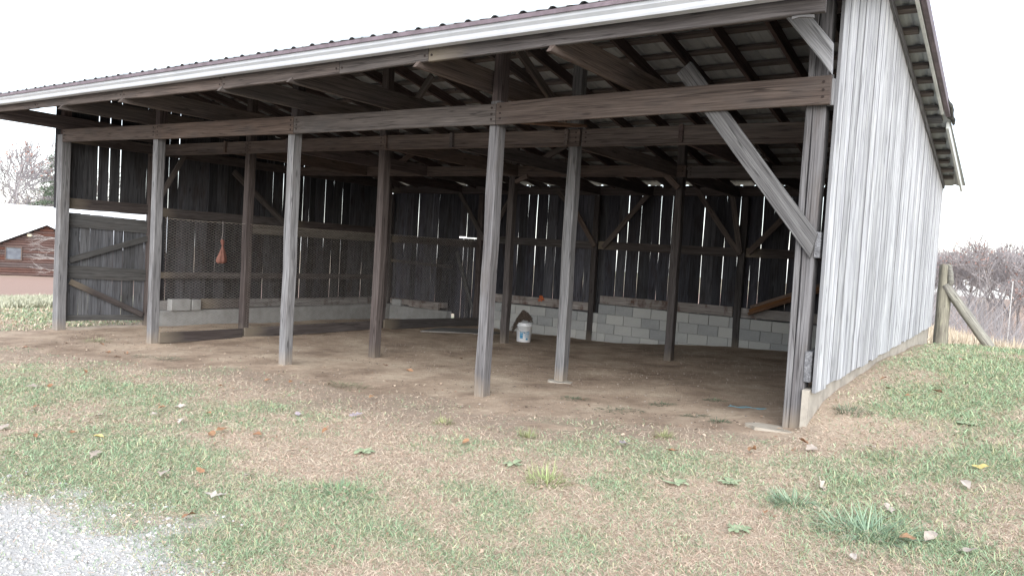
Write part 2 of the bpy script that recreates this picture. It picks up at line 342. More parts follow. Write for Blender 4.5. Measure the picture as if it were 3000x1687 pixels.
# ------------------------------------------------------------------ ground sheet
def build_ground():
    def axis(fine0, fine1, st, far):
        a = list(np.arange(fine0, fine1+1e-6, st)); s = st; x = fine1
        while x < far: s *= 1.22; x += s; a.append(x)
        s = st; x = fine0
        while x > -far: s *= 1.22; x -= s; a.insert(0, x)
        return a
    xs = np.array(sorted(set([round(v, 4) for v in axis(-15, 3, .10, 420)] + [-.03, -.005, .02, .055, .09, .12])))
    ys = np.array(axis(-6, 13, .12, 420))
    X, Y = np.meshgrid(xs, ys); Z = gz(X, Y)
    nx, ny = len(xs), len(ys)
    V = np.c_[X.ravel(), Y.ravel(), Z.ravel()]
    i = np.arange(ny-1)[:, None]*nx+np.arange(nx-1)[None, :]; i = i.ravel()
    me = bpy.data.meshes.new('ground'); nq = len(i)
    me.vertices.add(len(V)); me.vertices.foreach_set('co', V.astype(np.float32).ravel())
    me.loops.add(nq*4); me.loops.foreach_set('vertex_index', np.c_[i, i+1, i+nx+1, i+nx].astype(np.int32).ravel())
    me.polygons.add(nq); me.polygons.foreach_set('loop_start', np.arange(0, nq*4, 4, dtype=np.int32))
    me.polygons.foreach_set('use_smooth', np.ones(nq, dtype=bool))
    x, y = V[:, 0], V[:, 1]
    bank = smooth(-22.5, -25, x)*smooth(-57, -50, x)            # bare russet bank below the house
    field = smooth(30, 40, y)*smooth(-25, -10, x)
    for nme, arr in (('dirt', m_dirt(x, y)), ('green', m_green(x, y)), ('gravel', m_gravel(x, y)), ('bank', np.maximum(bank, field*.8)), ('worn', m_mix(x, y))):
        a = me.attributes.new(nme, 'FLOAT', 'POINT'); a.data.foreach_set('value', arr.astype(np.float32))
    me.update(calc_edges=True)
    m, nt, b = new_mat('soil_and_turf')
    tc = nd(nt, 'ShaderNodeTexCoord'); P = tc.outputs['Object']
    at = lambda n: nd(nt, 'ShaderNodeAttribute', attribute_name=n).outputs['Fac']
    nA = noise(nt, P, 1.3, 6, .65); nB = noise(nt, P, 9, 6, .7); nC = noise(nt, P, 55, 4, .7)
    straw = mixc(nt, nC, (.32,.245,.185), (.49,.405,.31)); straw = mixc(nt, mapr(nt, nB, .4, .7, 0, .5), straw, (.33,.245,.185))
    green = mixc(nt, nC, (.20,.225,.14), (.34,.36,.23))
    gfac = nd(nt, 'ShaderNodeMath', operation='MULTIPLY_ADD'); nt.links.new(nB, gfac.inputs[0]); gfac.inputs[1].default_value = .9; 
    sub = nd(nt, 'ShaderNodeMath', operation='SUBTRACT'); nt.links.new(at('green'), sub.inputs[0]); sub.inputs[1].default_value = .45
    nt.links.new(sub.outputs[0], gfac.inputs[2])
    turf = mixc(nt, mapr(nt, gfac.outputs[0], .3, .75, 0, .85), straw, green)
    worn = mixc(nt, mapr(nt, nB, .38, .62, 0, 1), (.18,.132,.10), (.32,.25,.19)); worn = mixc(nt, mapr(nt, nC, .5, .7, 0, .45), worn, (.40,.325,.25))
    wf = nd(nt, 'ShaderNodeMath', operation='MULTIPLY'); nt.links.new(at('worn'), wf.inputs[0]); nt.links.new(mapr(nt, nB, .35, .6, .3, 1), wf.inputs[1])
    c = mixc(nt, wf.outputs[0], turf, worn)
    dirt = ramp(nt, nA, [(.34, (.215,.155,.112)), (.5, (.365,.278,.205)), (.66, (.48,.385,.288))])
    dirt = mixc(nt, mapr(nt, nB, .5, .68, 0, .6), dirt, (.22,.165,.125)); dirt = mixc(nt, mapr(nt, nC, .55, .75, 0, .45), dirt, (.50,.42,.325))
    df = nd(nt, 'ShaderNodeMath', operation='MULTIPLY_ADD'); nt.links.new(nB, df.inputs[0]); df.inputs[1].default_value = .5
    s2 = nd(nt, 'ShaderNodeMath', operation='SUBTRACT'); nt.links.new(at('dirt'), s2.inputs[0]); s2.inputs[1].default_value = .25; nt.links.new(s2.outputs[0], df.inputs[2])
    c = mixc(nt, mapr(nt, df.outputs[0], .25, .6, 0, 1), c, dirt)
    grav = mixc(nt, nC, (.36,.345,.325), (.52,.505,.48))
    s3 = nd(nt, 'ShaderNodeMath', operation='MULTIPLY_ADD'); nt.links.new(nB, s3.inputs[0]); s3.inputs[1].default_value = .6
    s4 = nd(nt, 'ShaderNodeMath', operation='SUBTRACT'); nt.links.new(at('gravel'), s4.inputs[0]); s4.inputs[1].default_value = .3; nt.links.new(s4.outputs[0], s3.inputs[2])
    c = mixc(nt, mapr(nt, s3.outputs[0], .2, .75, 0, 1), c, grav)
    bank_c = mixc(nt, nB, (.25,.165,.13), (.36,.26,.215))
    c = mixc(nt, at('bank'), c, bank_c)
    nt.links.new(c, b.inputs['Base Color']); b.inputs['Roughness'].default_value = 1; b.inputs['Specular IOR Level'].default_value = .1
    hh = nd(nt, 'ShaderNodeMath', operation='ADD'); nt.links.new(nB, hh.inputs[0]); nt.links.new(nC, hh.inputs[1]); bump(nt, hh.outputs[0], .7, .02, b)
    o = bpy.data.objects.new('ground', me); link(o, None, m); tag(o, 'sloping yard of turf, dry grass and bare dirt around the barn', 'ground', kind='structure')
build_ground()

# ------------------------------------------------------------------ barn
COLX = [-12.105, -9.218, -6.175, -3.056, .054]; YA, YB, YC, YD = 0.0, 1.539, 4.759, 7.94
barn = empty('barn', (-6, 4, -.2), 'open fronted grey timber pole barn with dirt floor, dark inside, and white front gutter', 'barn')
RIDGE_Y, PUR_R = 1.54, 4.12                                # purlin underside at the ridge
B_SL = .187
def xw(y): return -.0078*y                                  # the right wall leans in slightly towards the back
def pur_b(y): return PUR_R-B_SL*(y-RIDGE_Y)                # back slope, underside of purlins
EAVE_Y, EAVE_Z = -1.285, 3.270
F_SL = (PUR_R+.045-EAVE_Z)/(RIDGE_Y-EAVE_Y)
def metal_f(y): return EAVE_Z+F_SL*(y-EAVE_Y)
def metal_b(y): return pur_b(y)+.045
def pur_f(y): return metal_f(y)-.045
def beam_b(x): return float(np.interp(x, [-12.1,-9.2,-6.1,-3,.1], [2.755,2.725,2.695,2.665,2.64]))

# --- posts
def post(x, y, z1, mat, w=.11, d=.13, z0=None, name='post', jit=.009):
    """x,y = front-right arris"""
    zb = g1(x-.05, y+.03)-.25 if z0 is None else z0
    return plank(name, (x-w/2, y+d/2, zb), (x-w/2, y+d/2, z1), d, w, mat, barn, (0,1,0), 7, jit, cham=.010)
for k in range(4):
    x = COLX[k]; w = .17 if k == 0 else .115
    zt = 2.9
    if k == 0: plank('post', (x-.04, -.045+.065, g1(x, 0)-.25), (x-.04, .02, zt), .15, .17, W_POST, barn, (0,1,0), 5, .006, cham=.008)
    else: post(x, -.045, zt, W_POST, w, .135)
    plank('strut', (x-.06, .05, 2.9), (x-.06, .05, metal_f(0)-.2), .12, .11, W_DARK, barn, (0,1,0), 2, .005)  # upper run of the post, its shade put in as darker timber
# corner post of two planks side by side
plank('post', (-.066, .07, -.12), (-.066, .07, metal_f(.07)-.2), .14, .052, W_POST, barn, (0,1,0), 5, .006, cham=.006)
plank('post', (.012, .072, -.12), (.012, .072, metal_f(.07)-.2), .145, .098, W_POST, barn, (0,1,0), 6, .007, cham=.008)
for k in range(5):
    x = COLX[k] if k < 4 else -.02
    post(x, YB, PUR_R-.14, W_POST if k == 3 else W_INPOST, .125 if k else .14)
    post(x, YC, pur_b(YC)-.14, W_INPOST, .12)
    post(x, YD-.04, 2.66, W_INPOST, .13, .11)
# footing stone under the middle post and at the corner
def stone(name, x, y, r, h, mat, parent, seed):
    rr = random.Random(seed); mb = MB(); n = 14
    ring = [(math.cos(2*math.pi*i/n)*r[0]*rr.uniform(.8, 1.1), math.sin(2*math.pi*i/n)*r[1]*rr.uniform(.8, 1.1)) for i in range(n)]
    z = g1(x, y); mb.v = [(x+a*1.08, y+b*1.08, z-.1) for a, b in ring]+[(x+a, y+b, z+h*.7+rr.uniform(-.004,.004)) for a, b in ring]+[(x+a*.8, y+b*.8, z+h) for a, b in ring]
    for k in range(2):
        for i in range(n): mb.f.append((k*n+i, k*n+(i+1) % n, (k+1)*n+(i+1) % n, (k+1)*n+i))
    mb.f.append(tuple(2*n+i for i in range(n)))
    return mb.obj(name, mat, parent)
stone('footing_stone', -3.09, 1.56, (.17, .11), .008, M_CREAM, barn, 3)
stone('footing_stone', -.10, -.06, (.27, .13), .004, plain('pale_sandy_stone', (.36,.32,.265), .95, 0, (.27,.235,.19), 9, .2, .004), barn, 5)

# --- horizontal beams: front, second row, third row
nail_me = bpy.data.meshes.new('nail_head'); _b = MB(); _b.tube([(0,.004,0),(0,-.003,0)], .011, 8); nail_me.from_pydata(_b.v, [], _b.f); nail_me.materials.append(M_NAIL)
def nail(x, y, z): link(bpy.data.objects.new('nail_head', nail_me), barn, None, Matrix.Translation((x, y, z)))
def beams(y, t, ends, zf, h, mat, joints_nails=True):
    for (xa, xb, za, zb, dh) in ends:
        plank('beam', (xa, y, za+h/2), (xb, y, zb+h/2), t, h+dh, mat, barn, (0,1,0), 4, .004, cham=.006)
        if joints_nails:
            for xx, zz in ((xa+.05, za), (xb-.05, zb)):
                for q in (.25, .5, .8): nail(xx, y-t/2-.002, zz+h*q)
beams(-.07, .044, [(-11.98,-9.20,2.768,2.722,0),(-9.19,-6.14,2.722,2.681,.005),(-6.13,-3.062,2.681,2.656,0),(-3.055,.105,2.660,2.676,.012)], None, .207, W_BROWN)
beams(YB-.03, .045, [(-12.15,-9.2,2.755,2.727,0),(-9.19,-6.15,2.727,2.712,0),(-6.14,-3.0,2.71,2.668,0),(-2.97,.04,2.665,2.63,.01)], None, .195, W_BROWN)
beams(YC-.03, .045, [(-12.15,-9.2,2.76,2.725,0),(-9.19,-6.15,2.725,2.705,0),(-6.14,-3.0,2.70,2.665,0),(-2.97,.04,2.66,2.63,0)], None, .18, W_BROWN)
plank('nailing_block', (.10, -.024, 2.67), (.10, -.024, 2.87), .045, .05, W_GREY, barn)
# --- outrigger ties across the front bay
for i, (x, y1) in enumerate([(-12.09, 1.75),(-9.83, 4.9),(-8.24, 4.9),(-6.145, 4.9),(-4.96, 4.9),(-3.215, 4.9),(-1.79, 4.9)]):
    y0 = -1.045
    zf = 2.995 if x > -11 else 2.99
    plank('tie_beam', (x, y0, zf+.11), (x, 1.75, zf+.11), .045, .225, W_BROWN if i not in (0,) else W_DARK, barn, (1,0,0), 3, .004, cham=.005, cut0=-.10)
    if y1 > 2: plank('tie_beam', (x+.05, 1.45, beam_b(x)+.11), (x+.05, 4.95, beam_b(x)+.10), .045, .19, W_BROWN if i % 2 else W_DARK, barn, (1,0,0), 3, .004, cham=.005)
    if y1 > 2: plank('tie_beam', (x-.02, 4.7, beam_b(x)+.10), (x-.02, 7.9, beam_b(x)+.06), .045, .17, W_DARK, barn, (1,0,0), 2, .004)
# --- rafters, front and back
k = 0; x = -12.45
while x < .15:
    xr = min(x, .0)
    plank('rafter', (xr, EAVE_Y+.2, pur_f(EAVE_Y+.2)-.075), (xr, RIDGE_Y-.02, pur_f(RIDGE_Y-.02)-.075), .045, .14, W_DARK, barn, (1,0,0), 2, .003)
    plank('rafter', (xr, RIDGE_Y+.02, pur_b(RIDGE_Y+.02)-.072), (xr, 8.2, pur_b(8.2)-.072), .045, .14, W_DARK, barn, (1,0,0), 3, .004)
    x += .602
plank('ridge_board', (-12.5, RIDGE_Y, PUR_R-.17), (.1, RIDGE_Y, PUR_R-.17), .036, .16, W_DARK, barn, (0,1,0), 3, .004)
# --- purlins
for y in [-.95,-.5,-.05,.4,.85,1.3]:
    plank('purlin', (-12.72, y, pur_f(y)+.018), (.33, y, pur_f(y)+.018), .09, .036, W_PURL, barn, (0,1,F_SL), 2, .003)
y = 1.79; i = 0
while y < 8.15:
    w = .1 if i != 8 else .19
    x1 = .335+xw(y)+random.uniform(-.03, .02)
    plank('purlin', (-12.72, y, pur_b(y)+.019), (-6.2, y, pur_b(y)+.019), w, .036, W_PURL, barn, (0,1,-B_SL), 2, .003)
    plank('purlin', (-6.19, y, pur_b(y)+.019), (x1, y, pur_b(y)+.019), w, .036, W_PURL if i != 8 else W_GREY, barn, (0,1,-B_SL), 3, .003)
    y += .43+random.uniform(-.03, .03); i += 1
# --- ribbed roof sheets
RP = .2743
def sheet(name, x0, x1, ya, za, yb, zb, parent, mat):
    xs = []; n = int(round((x1-x0)/RP))
    prof = []
    for k in range(n):
        c = x0+RP*(k+.5)
        prof += [(c-.04, 0), (c-.014, .019), (c+.014, .019), (c+.045, 0), (c+.137-.02, 0), (c+.137, .006)]
    prof = [(x0, 0)]+prof+[(x1+.02, .002)]
    nn = len(prof); dy, dz = yb-ya, zb-za; L = math.hypot(dy, dz); ny, nz = -dz/L, dy/L
    sg = 1 if nz > 0 else -1
    vs = []
    for (yy, zz) in ((ya, za), (yb, zb)):
        for th in (.004, 0):
            vs += [(a, yy+sg*ny*(h+th), zz+sg*nz*(h+th)) for a, h in prof]
    fs = []
    for i in range(nn-1):
        fs += [(i, i+1, 2*nn+i+1, 2*nn+i), (nn+i+1, nn+i, 3*nn+i, 3*nn+i+1), (i+1, i, nn+i, nn+i+1), (2*nn+i, 2*nn+i+1, 3*nn+i+1, 3*nn+i)]
    fs += [(0, 2*nn, 3*nn, nn), (nn-1, 2*nn-1, 4*nn-1, 3*nn-1)]
    return mesh_obj(name, vs, fs, mat, parent)
xs0 = -12.8
for i in range(16):
    a = xs0+i*3*RP; dzr = random.uniform(0, .004)
    sheet('roof_sheet', a, a+3*RP, EAVE_Y, metal_f(EAVE_Y)+dzr, RIDGE_Y, metal_f(RIDGE_Y)+dzr, barn, M_GALV)
    sheet('roof_sheet', a, a+3*RP, RIDGE_Y, metal_b(RIDGE_Y)+dzr, 8.3, metal_b(8.3)+dzr, barn, M_GALV)
mb = MB(); mb.box((-12.8, RIDGE_Y-.15, PUR_R+.05), (.4, RIDGE_Y+.15, PUR_R+.085)); mb.obj('ridge_cap', M_GALV, barn)
# rake trim on the right end, with a step and a dark mossy patch half way down
for ya, yb in ((RIDGE_Y-.02, 4.85), (5.35, 8.28)):
    o = .0 if ya < 3 else .02
    plank('rake_trim', (.375+o+xw(ya), ya, pur_b(ya)+.0), (.375+o+xw(yb), yb, pur_b(yb)+.0), .03, .10, M_TRIM, barn, (1,0,0))
plank('rake_trim', (.375, EAVE_Y, pur_f(EAVE_Y)), (.375, RIDGE_Y-.02, pur_f(RIDGE_Y-.02)), .03, .10, M_TRIM, barn, (1,0,0))
plank('rake_trim', (.425+xw(RIDGE_Y), RIDGE_Y, pur_b(RIDGE_Y)+.03), (.425+xw(5.), 5.0, pur_b(5.0)+.03), .05, .11, M_EDGE, barn, (1,0,0))
M_MOSS = plain('dark_roof_patch', (.10,.10,.09), .95, 0, (.035,.035,.035), 14, .2, .02)
mb = MB(); rr = random.Random(4)
pts = [(.405+rr.uniform(-.012,.012), 4.55+.1*k, pur_b(4.55+.1*k)+.05+rr.uniform(-.02,.02)) for k in range(10)]
mb.tube(pts, [.015,.03,.04,.034,.042,.036,.04,.03,.03,.015], 7); mb.obj('roof_patch', M_MOSS, barn, None, True)
plank('rake_board', (-12.74, EAVE_Y+.05, pur_f(EAVE_Y+.05)-.05), (-12.74, RIDGE_Y, pur_f(RIDGE_Y)-.05), .03, .14, W_GREY, barn, (1,0,0))
plank('rake_board', (-12.74, RIDGE_Y, pur_b(RIDGE_Y)-.05), (-12.74, 8.2, pur_b(8.2)-.05), .03, .14, W_GREY, barn, (1,0,0))
# --- fascia boards, drip edge, gutter
fx = [-12.9, -10.6, -8.25, -6.15, -4.25, -3.1, .27]
fz = [3.085, 3.062, 3.045, 3.02, 3.035, 3.05, 3.062]
for i in range(6):
    plank('fascia_board', (fx[i]+.003, -1.07, fz[i]+.10), (fx[i+1]-.003, -1.07, fz[i+1]+.10), .044, .205, W_BROWN if i < 5 else W_INPOST, barn, (0,1,0), 4, .004, cham=.005)
    if i < 5:
        for s in (-1, 1):
            for q in (.05, .12): nail(fx[i+1]+s*.04, -1.094, fz[i+1]+q)
plank('splintered_end', (.06, -1.075, 3.05), (.20, -1.067, 3.042), .02, .018, W_BRACE, barn, (0,1,0), 3, .008)
plank('drip_edge', (-12.82, -1.277, 3.253), (.39, -1.277, 3.253), .012, .034, M_EDGE, barn)
plank('back_flashing', (-12.82, -1.113, 3.225), (.3, -1.113, 3.225), .03, .07, M_EDGE, barn)
def gutter():
    prof = [(0,.135),(.006,.135),(.006,.004),(.075,.004),(.08,.02),(.086,.055),(.11,.085),(.118,.12),(.108,.128),(.108,.135),(.125,.135),(.126,.12),(.118,.08),(.093,.05),(.086,.015),(.078,-.004),(0,-.004)]
    xs = np.linspace(-12.85, .262, 14)
    zz = lambda x: float(np.interp(x, [-12.9,-10.6,-8.25,-6.15,-4.25,-3.1,.27], [3.128,3.123,3.118,3.115,3.117,3.12,3.125]))+.002*math.sin(x*1.9)
    vs = []; n = len(prof)
    for x in xs: vs += [(x, -1.135-a, zz(x)+.029+b*.76) for a, b in prof]
    fs = []
    for k in range(len(xs)-1):
        for i in range(n): fs.append((k*n+i, k*n+(i+1) % n, (k+1)*n+(i+1) % n, (k+1)*n+i))
    fs += [tuple(range(n)), tuple((len(xs)-1)*n+i for i in range(n))[::-1]]
    return mesh_obj('gutter', vs, fs, M_GUT, barn)
gutter()

# --- braces
plank('brace', (-1.12, -.022, 3.06), (.06, -.022, 1.585), .043, .155, W_BRACE, barn, (0,1,0), 3, .003, cham=.005, cut1=-.062)
plank('brace', (-.37, -.075, 3.60), (.10, -.075, 3.015), .055, .145, W_PALEBR, barn, (0,1,0), 2, .003, cham=.005, cut1=-.095)
for a, b in [((-5.05,7.86,2.70),(-6.0,7.86,1.58)),((-6.72,7.86,2.34),(-6.2,7.86,1.6)),((-7.2,7.86,2.75),(-6.7,7.86,2.3)),((-4.05,7.86,2.78),(-3.13,7.86,1.58)),((-3.34,7.83,2.72),(-3.12,7.83,1.62)),((-2.36,7.86,2.30),(-2.97,7.86,1.62)),((-9.92,7.86,2.72),(-9.1,7.86,1.62)),((-8.35,7.86,2.7),(-9.0,7.86,1.65))]:
    plank('brace', a, b, .04, .10, W_BROWN, barn, (0,1,0))
plank('brace', (-12.0, 3.2, 2.66), (-12.0, 4.62, 1.63), .04, .11, W_BROWN, barn, (1,0,0))
plank('brace', (-12.0, 2.12, 2.84), (-12.0, 1.66, 2.0), .04, .09, W_BROWN, barn, (1,0,0))
plank('brace', (-9.0, 4.66, 2.90), (-8.48, 4.66, 3.15), .04, .09, W_BROWN, barn, (0,1,0))
plank('brace', (-5.75, 4.66, 2.88), (-5.10, 4.66, 3.2), .04, .09, W_BROWN, barn, (0,1,0))
plank('brace', (-5.65, 1.47, 3.24), (-5.30, 1.47, 3.66), .04, .09, W_BROWN, barn, (0,1,0))
plank('brace', (-3.02, .05, 3.52), (-3.02, 1.2, 2.92), .04, .09, W_BROWN, barn, (1,0,0))
plank('brace', (-6.1, 4.69, 2.60), (-5.86, 4.69, 2.70), .04, .07, W_BROWN, barn, (0,1,0))
plank('brace', (-3.30, 4.69, 2.69), (-3.09, 4.69, 2.5), .04, .09, W_BROWN, barn, (0,1,0))
plank('scaffold_board', (-2.75, .02, 2.68), (-2.95, 1.42, 2.885), .15, .03, W_NEW, barn, (1,0,0))

# --- wall boards
def wall_boards(x0, x1, fixed, axis, zlo, zhi, mat, wmin, wmax, gapf, thick=.022, skip=None, name='wall_board', jit=.004):
    p = x0
    while p < x1-.05:
        w = min(random.uniform(wmin, wmax), x1-p)
        c = p+w/2
        zs = [(zlo(c), zhi(c))]
        if skip:
            s = skip(c)
            if s is not None:
                zs = [(a, b) for a, b in s]
        f = (fixed(c) if callable(fixed) else fixed)+random.uniform(-.0045, .0045)
        for a, b in zs:
            q = random.uniform(-.012, .012)
            if axis == 'x': plank(name, (c, f, a+q), (c, f, b), thick, w, mat, barn, (0,1,0), 4, jit)
            else: plank(name, (f, c, a+q), (f, c, b), thick, w, mat, barn, (1,0,0), 4, jit)
        p += w+gapf()
gap_in = lambda: random.choice([.002,.003,.004,.006,.0075,.0085,.0095,.0105])
topb = lambda c: 2.885
for a, b, lo in ((-12.25,-10.02,-.2),(-10.02,-9.33,1.66),(-9.33,-6.05,.17),(-6.05,.05,.35)):
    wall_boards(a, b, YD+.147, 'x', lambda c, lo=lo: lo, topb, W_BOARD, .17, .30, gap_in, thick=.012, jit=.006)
topl = lambda c: (metal_f(c) if c < RIDGE_Y else metal_b(c))-.07
gl = lambda: random.choice([.003,.005,.011,.014,.016,.017])
gl2 = lambda: random.choice([.002,.003,.004,.007,.0105,.012,.013])
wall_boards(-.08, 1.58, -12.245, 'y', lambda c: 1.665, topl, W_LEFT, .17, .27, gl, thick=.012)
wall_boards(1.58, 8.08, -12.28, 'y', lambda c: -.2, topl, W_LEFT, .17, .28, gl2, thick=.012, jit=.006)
# right wall, seen from outside
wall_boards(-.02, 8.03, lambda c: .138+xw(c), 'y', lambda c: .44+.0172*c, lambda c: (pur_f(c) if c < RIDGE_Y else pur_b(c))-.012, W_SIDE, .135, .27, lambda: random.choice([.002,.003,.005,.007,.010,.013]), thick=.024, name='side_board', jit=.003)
plank('frieze_board', (.165+xw(RIDGE_Y), RIDGE_Y, pur_b(RIDGE_Y)-.045), (.165+xw(8.02), 8.02, pur_b(8.02)-.045), .024, .075, W_GREY, barn, (1,0,0))
# girts of the right wall show their ends at the open front
plank('girt', (.083, -.01, 1.595), (.083+xw(7.9), 7.9, 1.68), .042, .20, W_GREY, barn, (1,0,0), 2)
plank('girt', (.083, -.01, 2.84), (.083+xw(7.9), 7.9, 2.6), .042, .14, W_GREY, barn, (1,0,0), 2)
plank('girt', (.083, -.02, .635), (.083+xw(7.9), 7.9, .70), .05, .24, W_GREY, barn, (1,0,0), 2)
# --- girts and sills inside
for a, b in ((-12.2,-9.25),(-9.2,-6.22),(-6.2,-3.1),(-3.08,.05)):
    z = 1.63 if a > -9.21 else 1.52
    plank('girt', (a, 7.985, z), (b, 7.985, z-.01), .04, .165, W_INPOST, barn, (0,1,0), 4, .006)
plank('girt', (-12.2, 7.985, .98), (-10.1, 7.985, .93), .035, .07, W_INPOST, barn)
for a, b, z in ((-9.2,-6.22,.31),(-6.05,-3.22,.495),(-3.06,.0,.505)):
    plank('sill_board', (a, 7.98, z), (b, 7.98, z+.01), .05, .175, W_SILL, barn, (0,1,0), 5, .008)
plank('sill_board', (-11.95, 7.93, -.03), (-10.2, 7.93, -.01), .16, .13, W_SILL, barn, (0,1,0), 3, .008)
plank('plate', (-12.2, 7.93, 2.755), (-.0, 7.93, 2.755), .14, .16, W_INPOST, barn, (0,1,0), 5, .006)
plank('plate', (-12.08, .1, 2.87), (-12.08, 7.9, 2.86), .12, .16, W_INPOST, barn, (1,0,0), 4, .006)
for a, b, z, h, mat in ((.1,1.56,1.765,.19,W_INPOST),(1.68,4.7,1.735,.17,W_INPOST),(4.85,7.9,1.715,.16,W_INPOST)):
    plank('girt', (-12.20, a, z), (-12.20, b, z), .035, h, mat, barn, (1,0,0), 3, .005)
W_PALE = wood('pale_new_board', (.252,.217,.175), (.175,.147,.115), (.140,.112,.091), .3, .1)
plank('girt', (-12.165, 3.75, 1.54), (-12.165, 7.6, 1.53), .03, .20, W_PALE, barn, (1,0,0), 3, .004)
plank('girt', (-12.20, 1.68, .55), (-12.20, 7.9, .55), .035, .12, W_INPOST, barn, (1,0,0), 3, .005)
plank('sill_board', (-12.16, 1.65, -.02), (-12.16, 7.9, -.03), .10, .17, W_SILL, barn, (1,0,0), 4, .008)
# --- masonry
box('foundation_wall', (-12.265, 1.62, -.8), (-11.98, 8.08, -.115), M_CONC, barn, .012)
box('foundation_wall', (-11.97, 7.86, -.8), (-10.1, 8.06, -.14), M_CONC, barn, .012)
for a, b, z1 in ((-.06, 2.0, .47), (2.008, 3.6, .50), (3.608, 8.0, .575)):
    mb = MB(); zz0 = .44+.0172*max(a, 0)+.015; zz1 = .44+.0172*b+.015
    mb.box((.064, a, -.4), (.116, b, 0)); 
    v = mb.v
    for i in range(8): v[i] = (v[i][0]+xw(v[i][1]), v[i][1], v[i][2])
    for i in (4, 5): v[i] = (v[i][0], v[i][1], zz0)
    for i in (6, 7): v[i] = (v[i][0], v[i][1], zz1)
    o = mb.obj('foundation_panel', M_CREAM, barn)
# shared block mesh, face proud of the mortar bed
bm = bmesh.new(); bmesh.ops.create_cube(bm, size=1)
for v in bm.verts: v.co = Vector((v.co.x*.392, v.co.y*.15, v.co.z*.192))
bmesh.ops.bevel(bm, geom=list(bm.edges), offset=.004, segments=1, affect='EDGES')
blk = bpy.data.meshes.new('concrete_block'); bm.to_mesh(blk); bm.free(); blk.materials.append(M_BLOCK)
half = blk.copy()
for v in half.vertices: v.co.x *= .48
def course(xa, xb, z, off):
    p = xa-off
    while p < xb:
        x0, x1 = max(p, xa), min(p+.392, xb)
        if x1-x0 > .05:
            o = bpy.data.objects.new('concrete_block', blk)
            link(o, barn, None, Matrix.Translation(((x0+x1)/2, 8.0+random.uniform(-.004,.004), z+random.uniform(-.002,.002))) @ Matrix.Diagonal(((x1-x0)/.392, 1, 1, 1)))
        p += .40
box('mortar_bed', (-9.15, 7.945, -1.1), (-6.06, 8.06, .20), M_MORTAR, barn)
box('mortar_bed', (-6.055, 7.945, -1.0), (.0, 8.06, .395), M_MORTAR, barn)
for r in range(4): course(-9.15, -6.06, .205-.1-.2*r, 0 if r % 2 else .2)
for r in range(4): course(-6.055, -.02, .40-.1-.2*r, .2 if r % 2 else 0)

# --- front left door of vertical boards with rails and two braces, and the back stall door
W_RAIL = wood('grey_door_rail', (.136,.133,.130), (.074,.071,.068), (.061,.051,.044), .5, .2)
def door_front():
    d = bpy.data.objects.new('door', None); link(d, barn, None, Matrix.Translation((-12.2, .86, -.2)))
    d['label'] = 'grey board door with two diagonal braces at the left front corner'
    p = .14
    while p < 1.55:
        w = min(random.uniform(.13, .22), 1.57-p)
        if w < .04: break
        plank('door_board', (-12.225, p+w/2, -.26), (-12.225, p+w/2, 1.61-.035*(p-.15)), .013, w, W_DOOR, d, (1,0,0), 4, .003)
        p += w+random.choice([.003,.007,.010,.013])
    plank('door_rail', (-12.2, .15, 1.485), (-12.2, 1.57, 1.44), .028, .23, W_RAIL, d, (1,0,0), 3, .004)
    plank('door_rail', (-12.2, .15, .60), (-12.2, 1.57, .545), .028, .22, W_RAIL, d, (1,0,0), 3, .006)
    plank('door_rail', (-12.2, .15, -.20), (-12.2, 1.57, -.25), .028, .10, W_RAIL, d, (1,0,0), 3, .006)
    plank('door_brace', (-12.17, .17, .80), (-12.17, 1.57, 1.235), .025, .10, W_RAIL, d, (1,0,0), 2, .004)
    plank('door_brace', (-12.17, .19, .43), (-12.17, 1.50, -.19), .03, .10, W_INPOST, d, (1,0,0), 2, .004)
door_front()
def door_back():
    d = bpy.data.objects.new('door', None); link(d, barn, None, Matrix.Translation((-9.68, 8.03, -.2)))
    d['label'] = 'narrow stall door with one diagonal brace in the back wall'
    p = -10.0
    while p < -9.36:
        w = min(random.uniform(.12, .18), -9.34-p)
        if w < .04: break
        plank('door_board', (p+w/2, 8.035, -.45), (p+w/2, 8.035, 1.632), .013, w, W_BOARD, d, (0,1,0), 3, .003); p += w+random.choice([.012,.016])
    plank('door_rail', (-10.0, 8.01, 1.50), (-9.34, 8.01, 1.50), .025, .16, W_RAIL, d)
    plank('door_brace', (-9.99, 7.985, 1.3), (-9.38, 7.985, -.12), .025, .09, W_RAIL, d)
door_back()

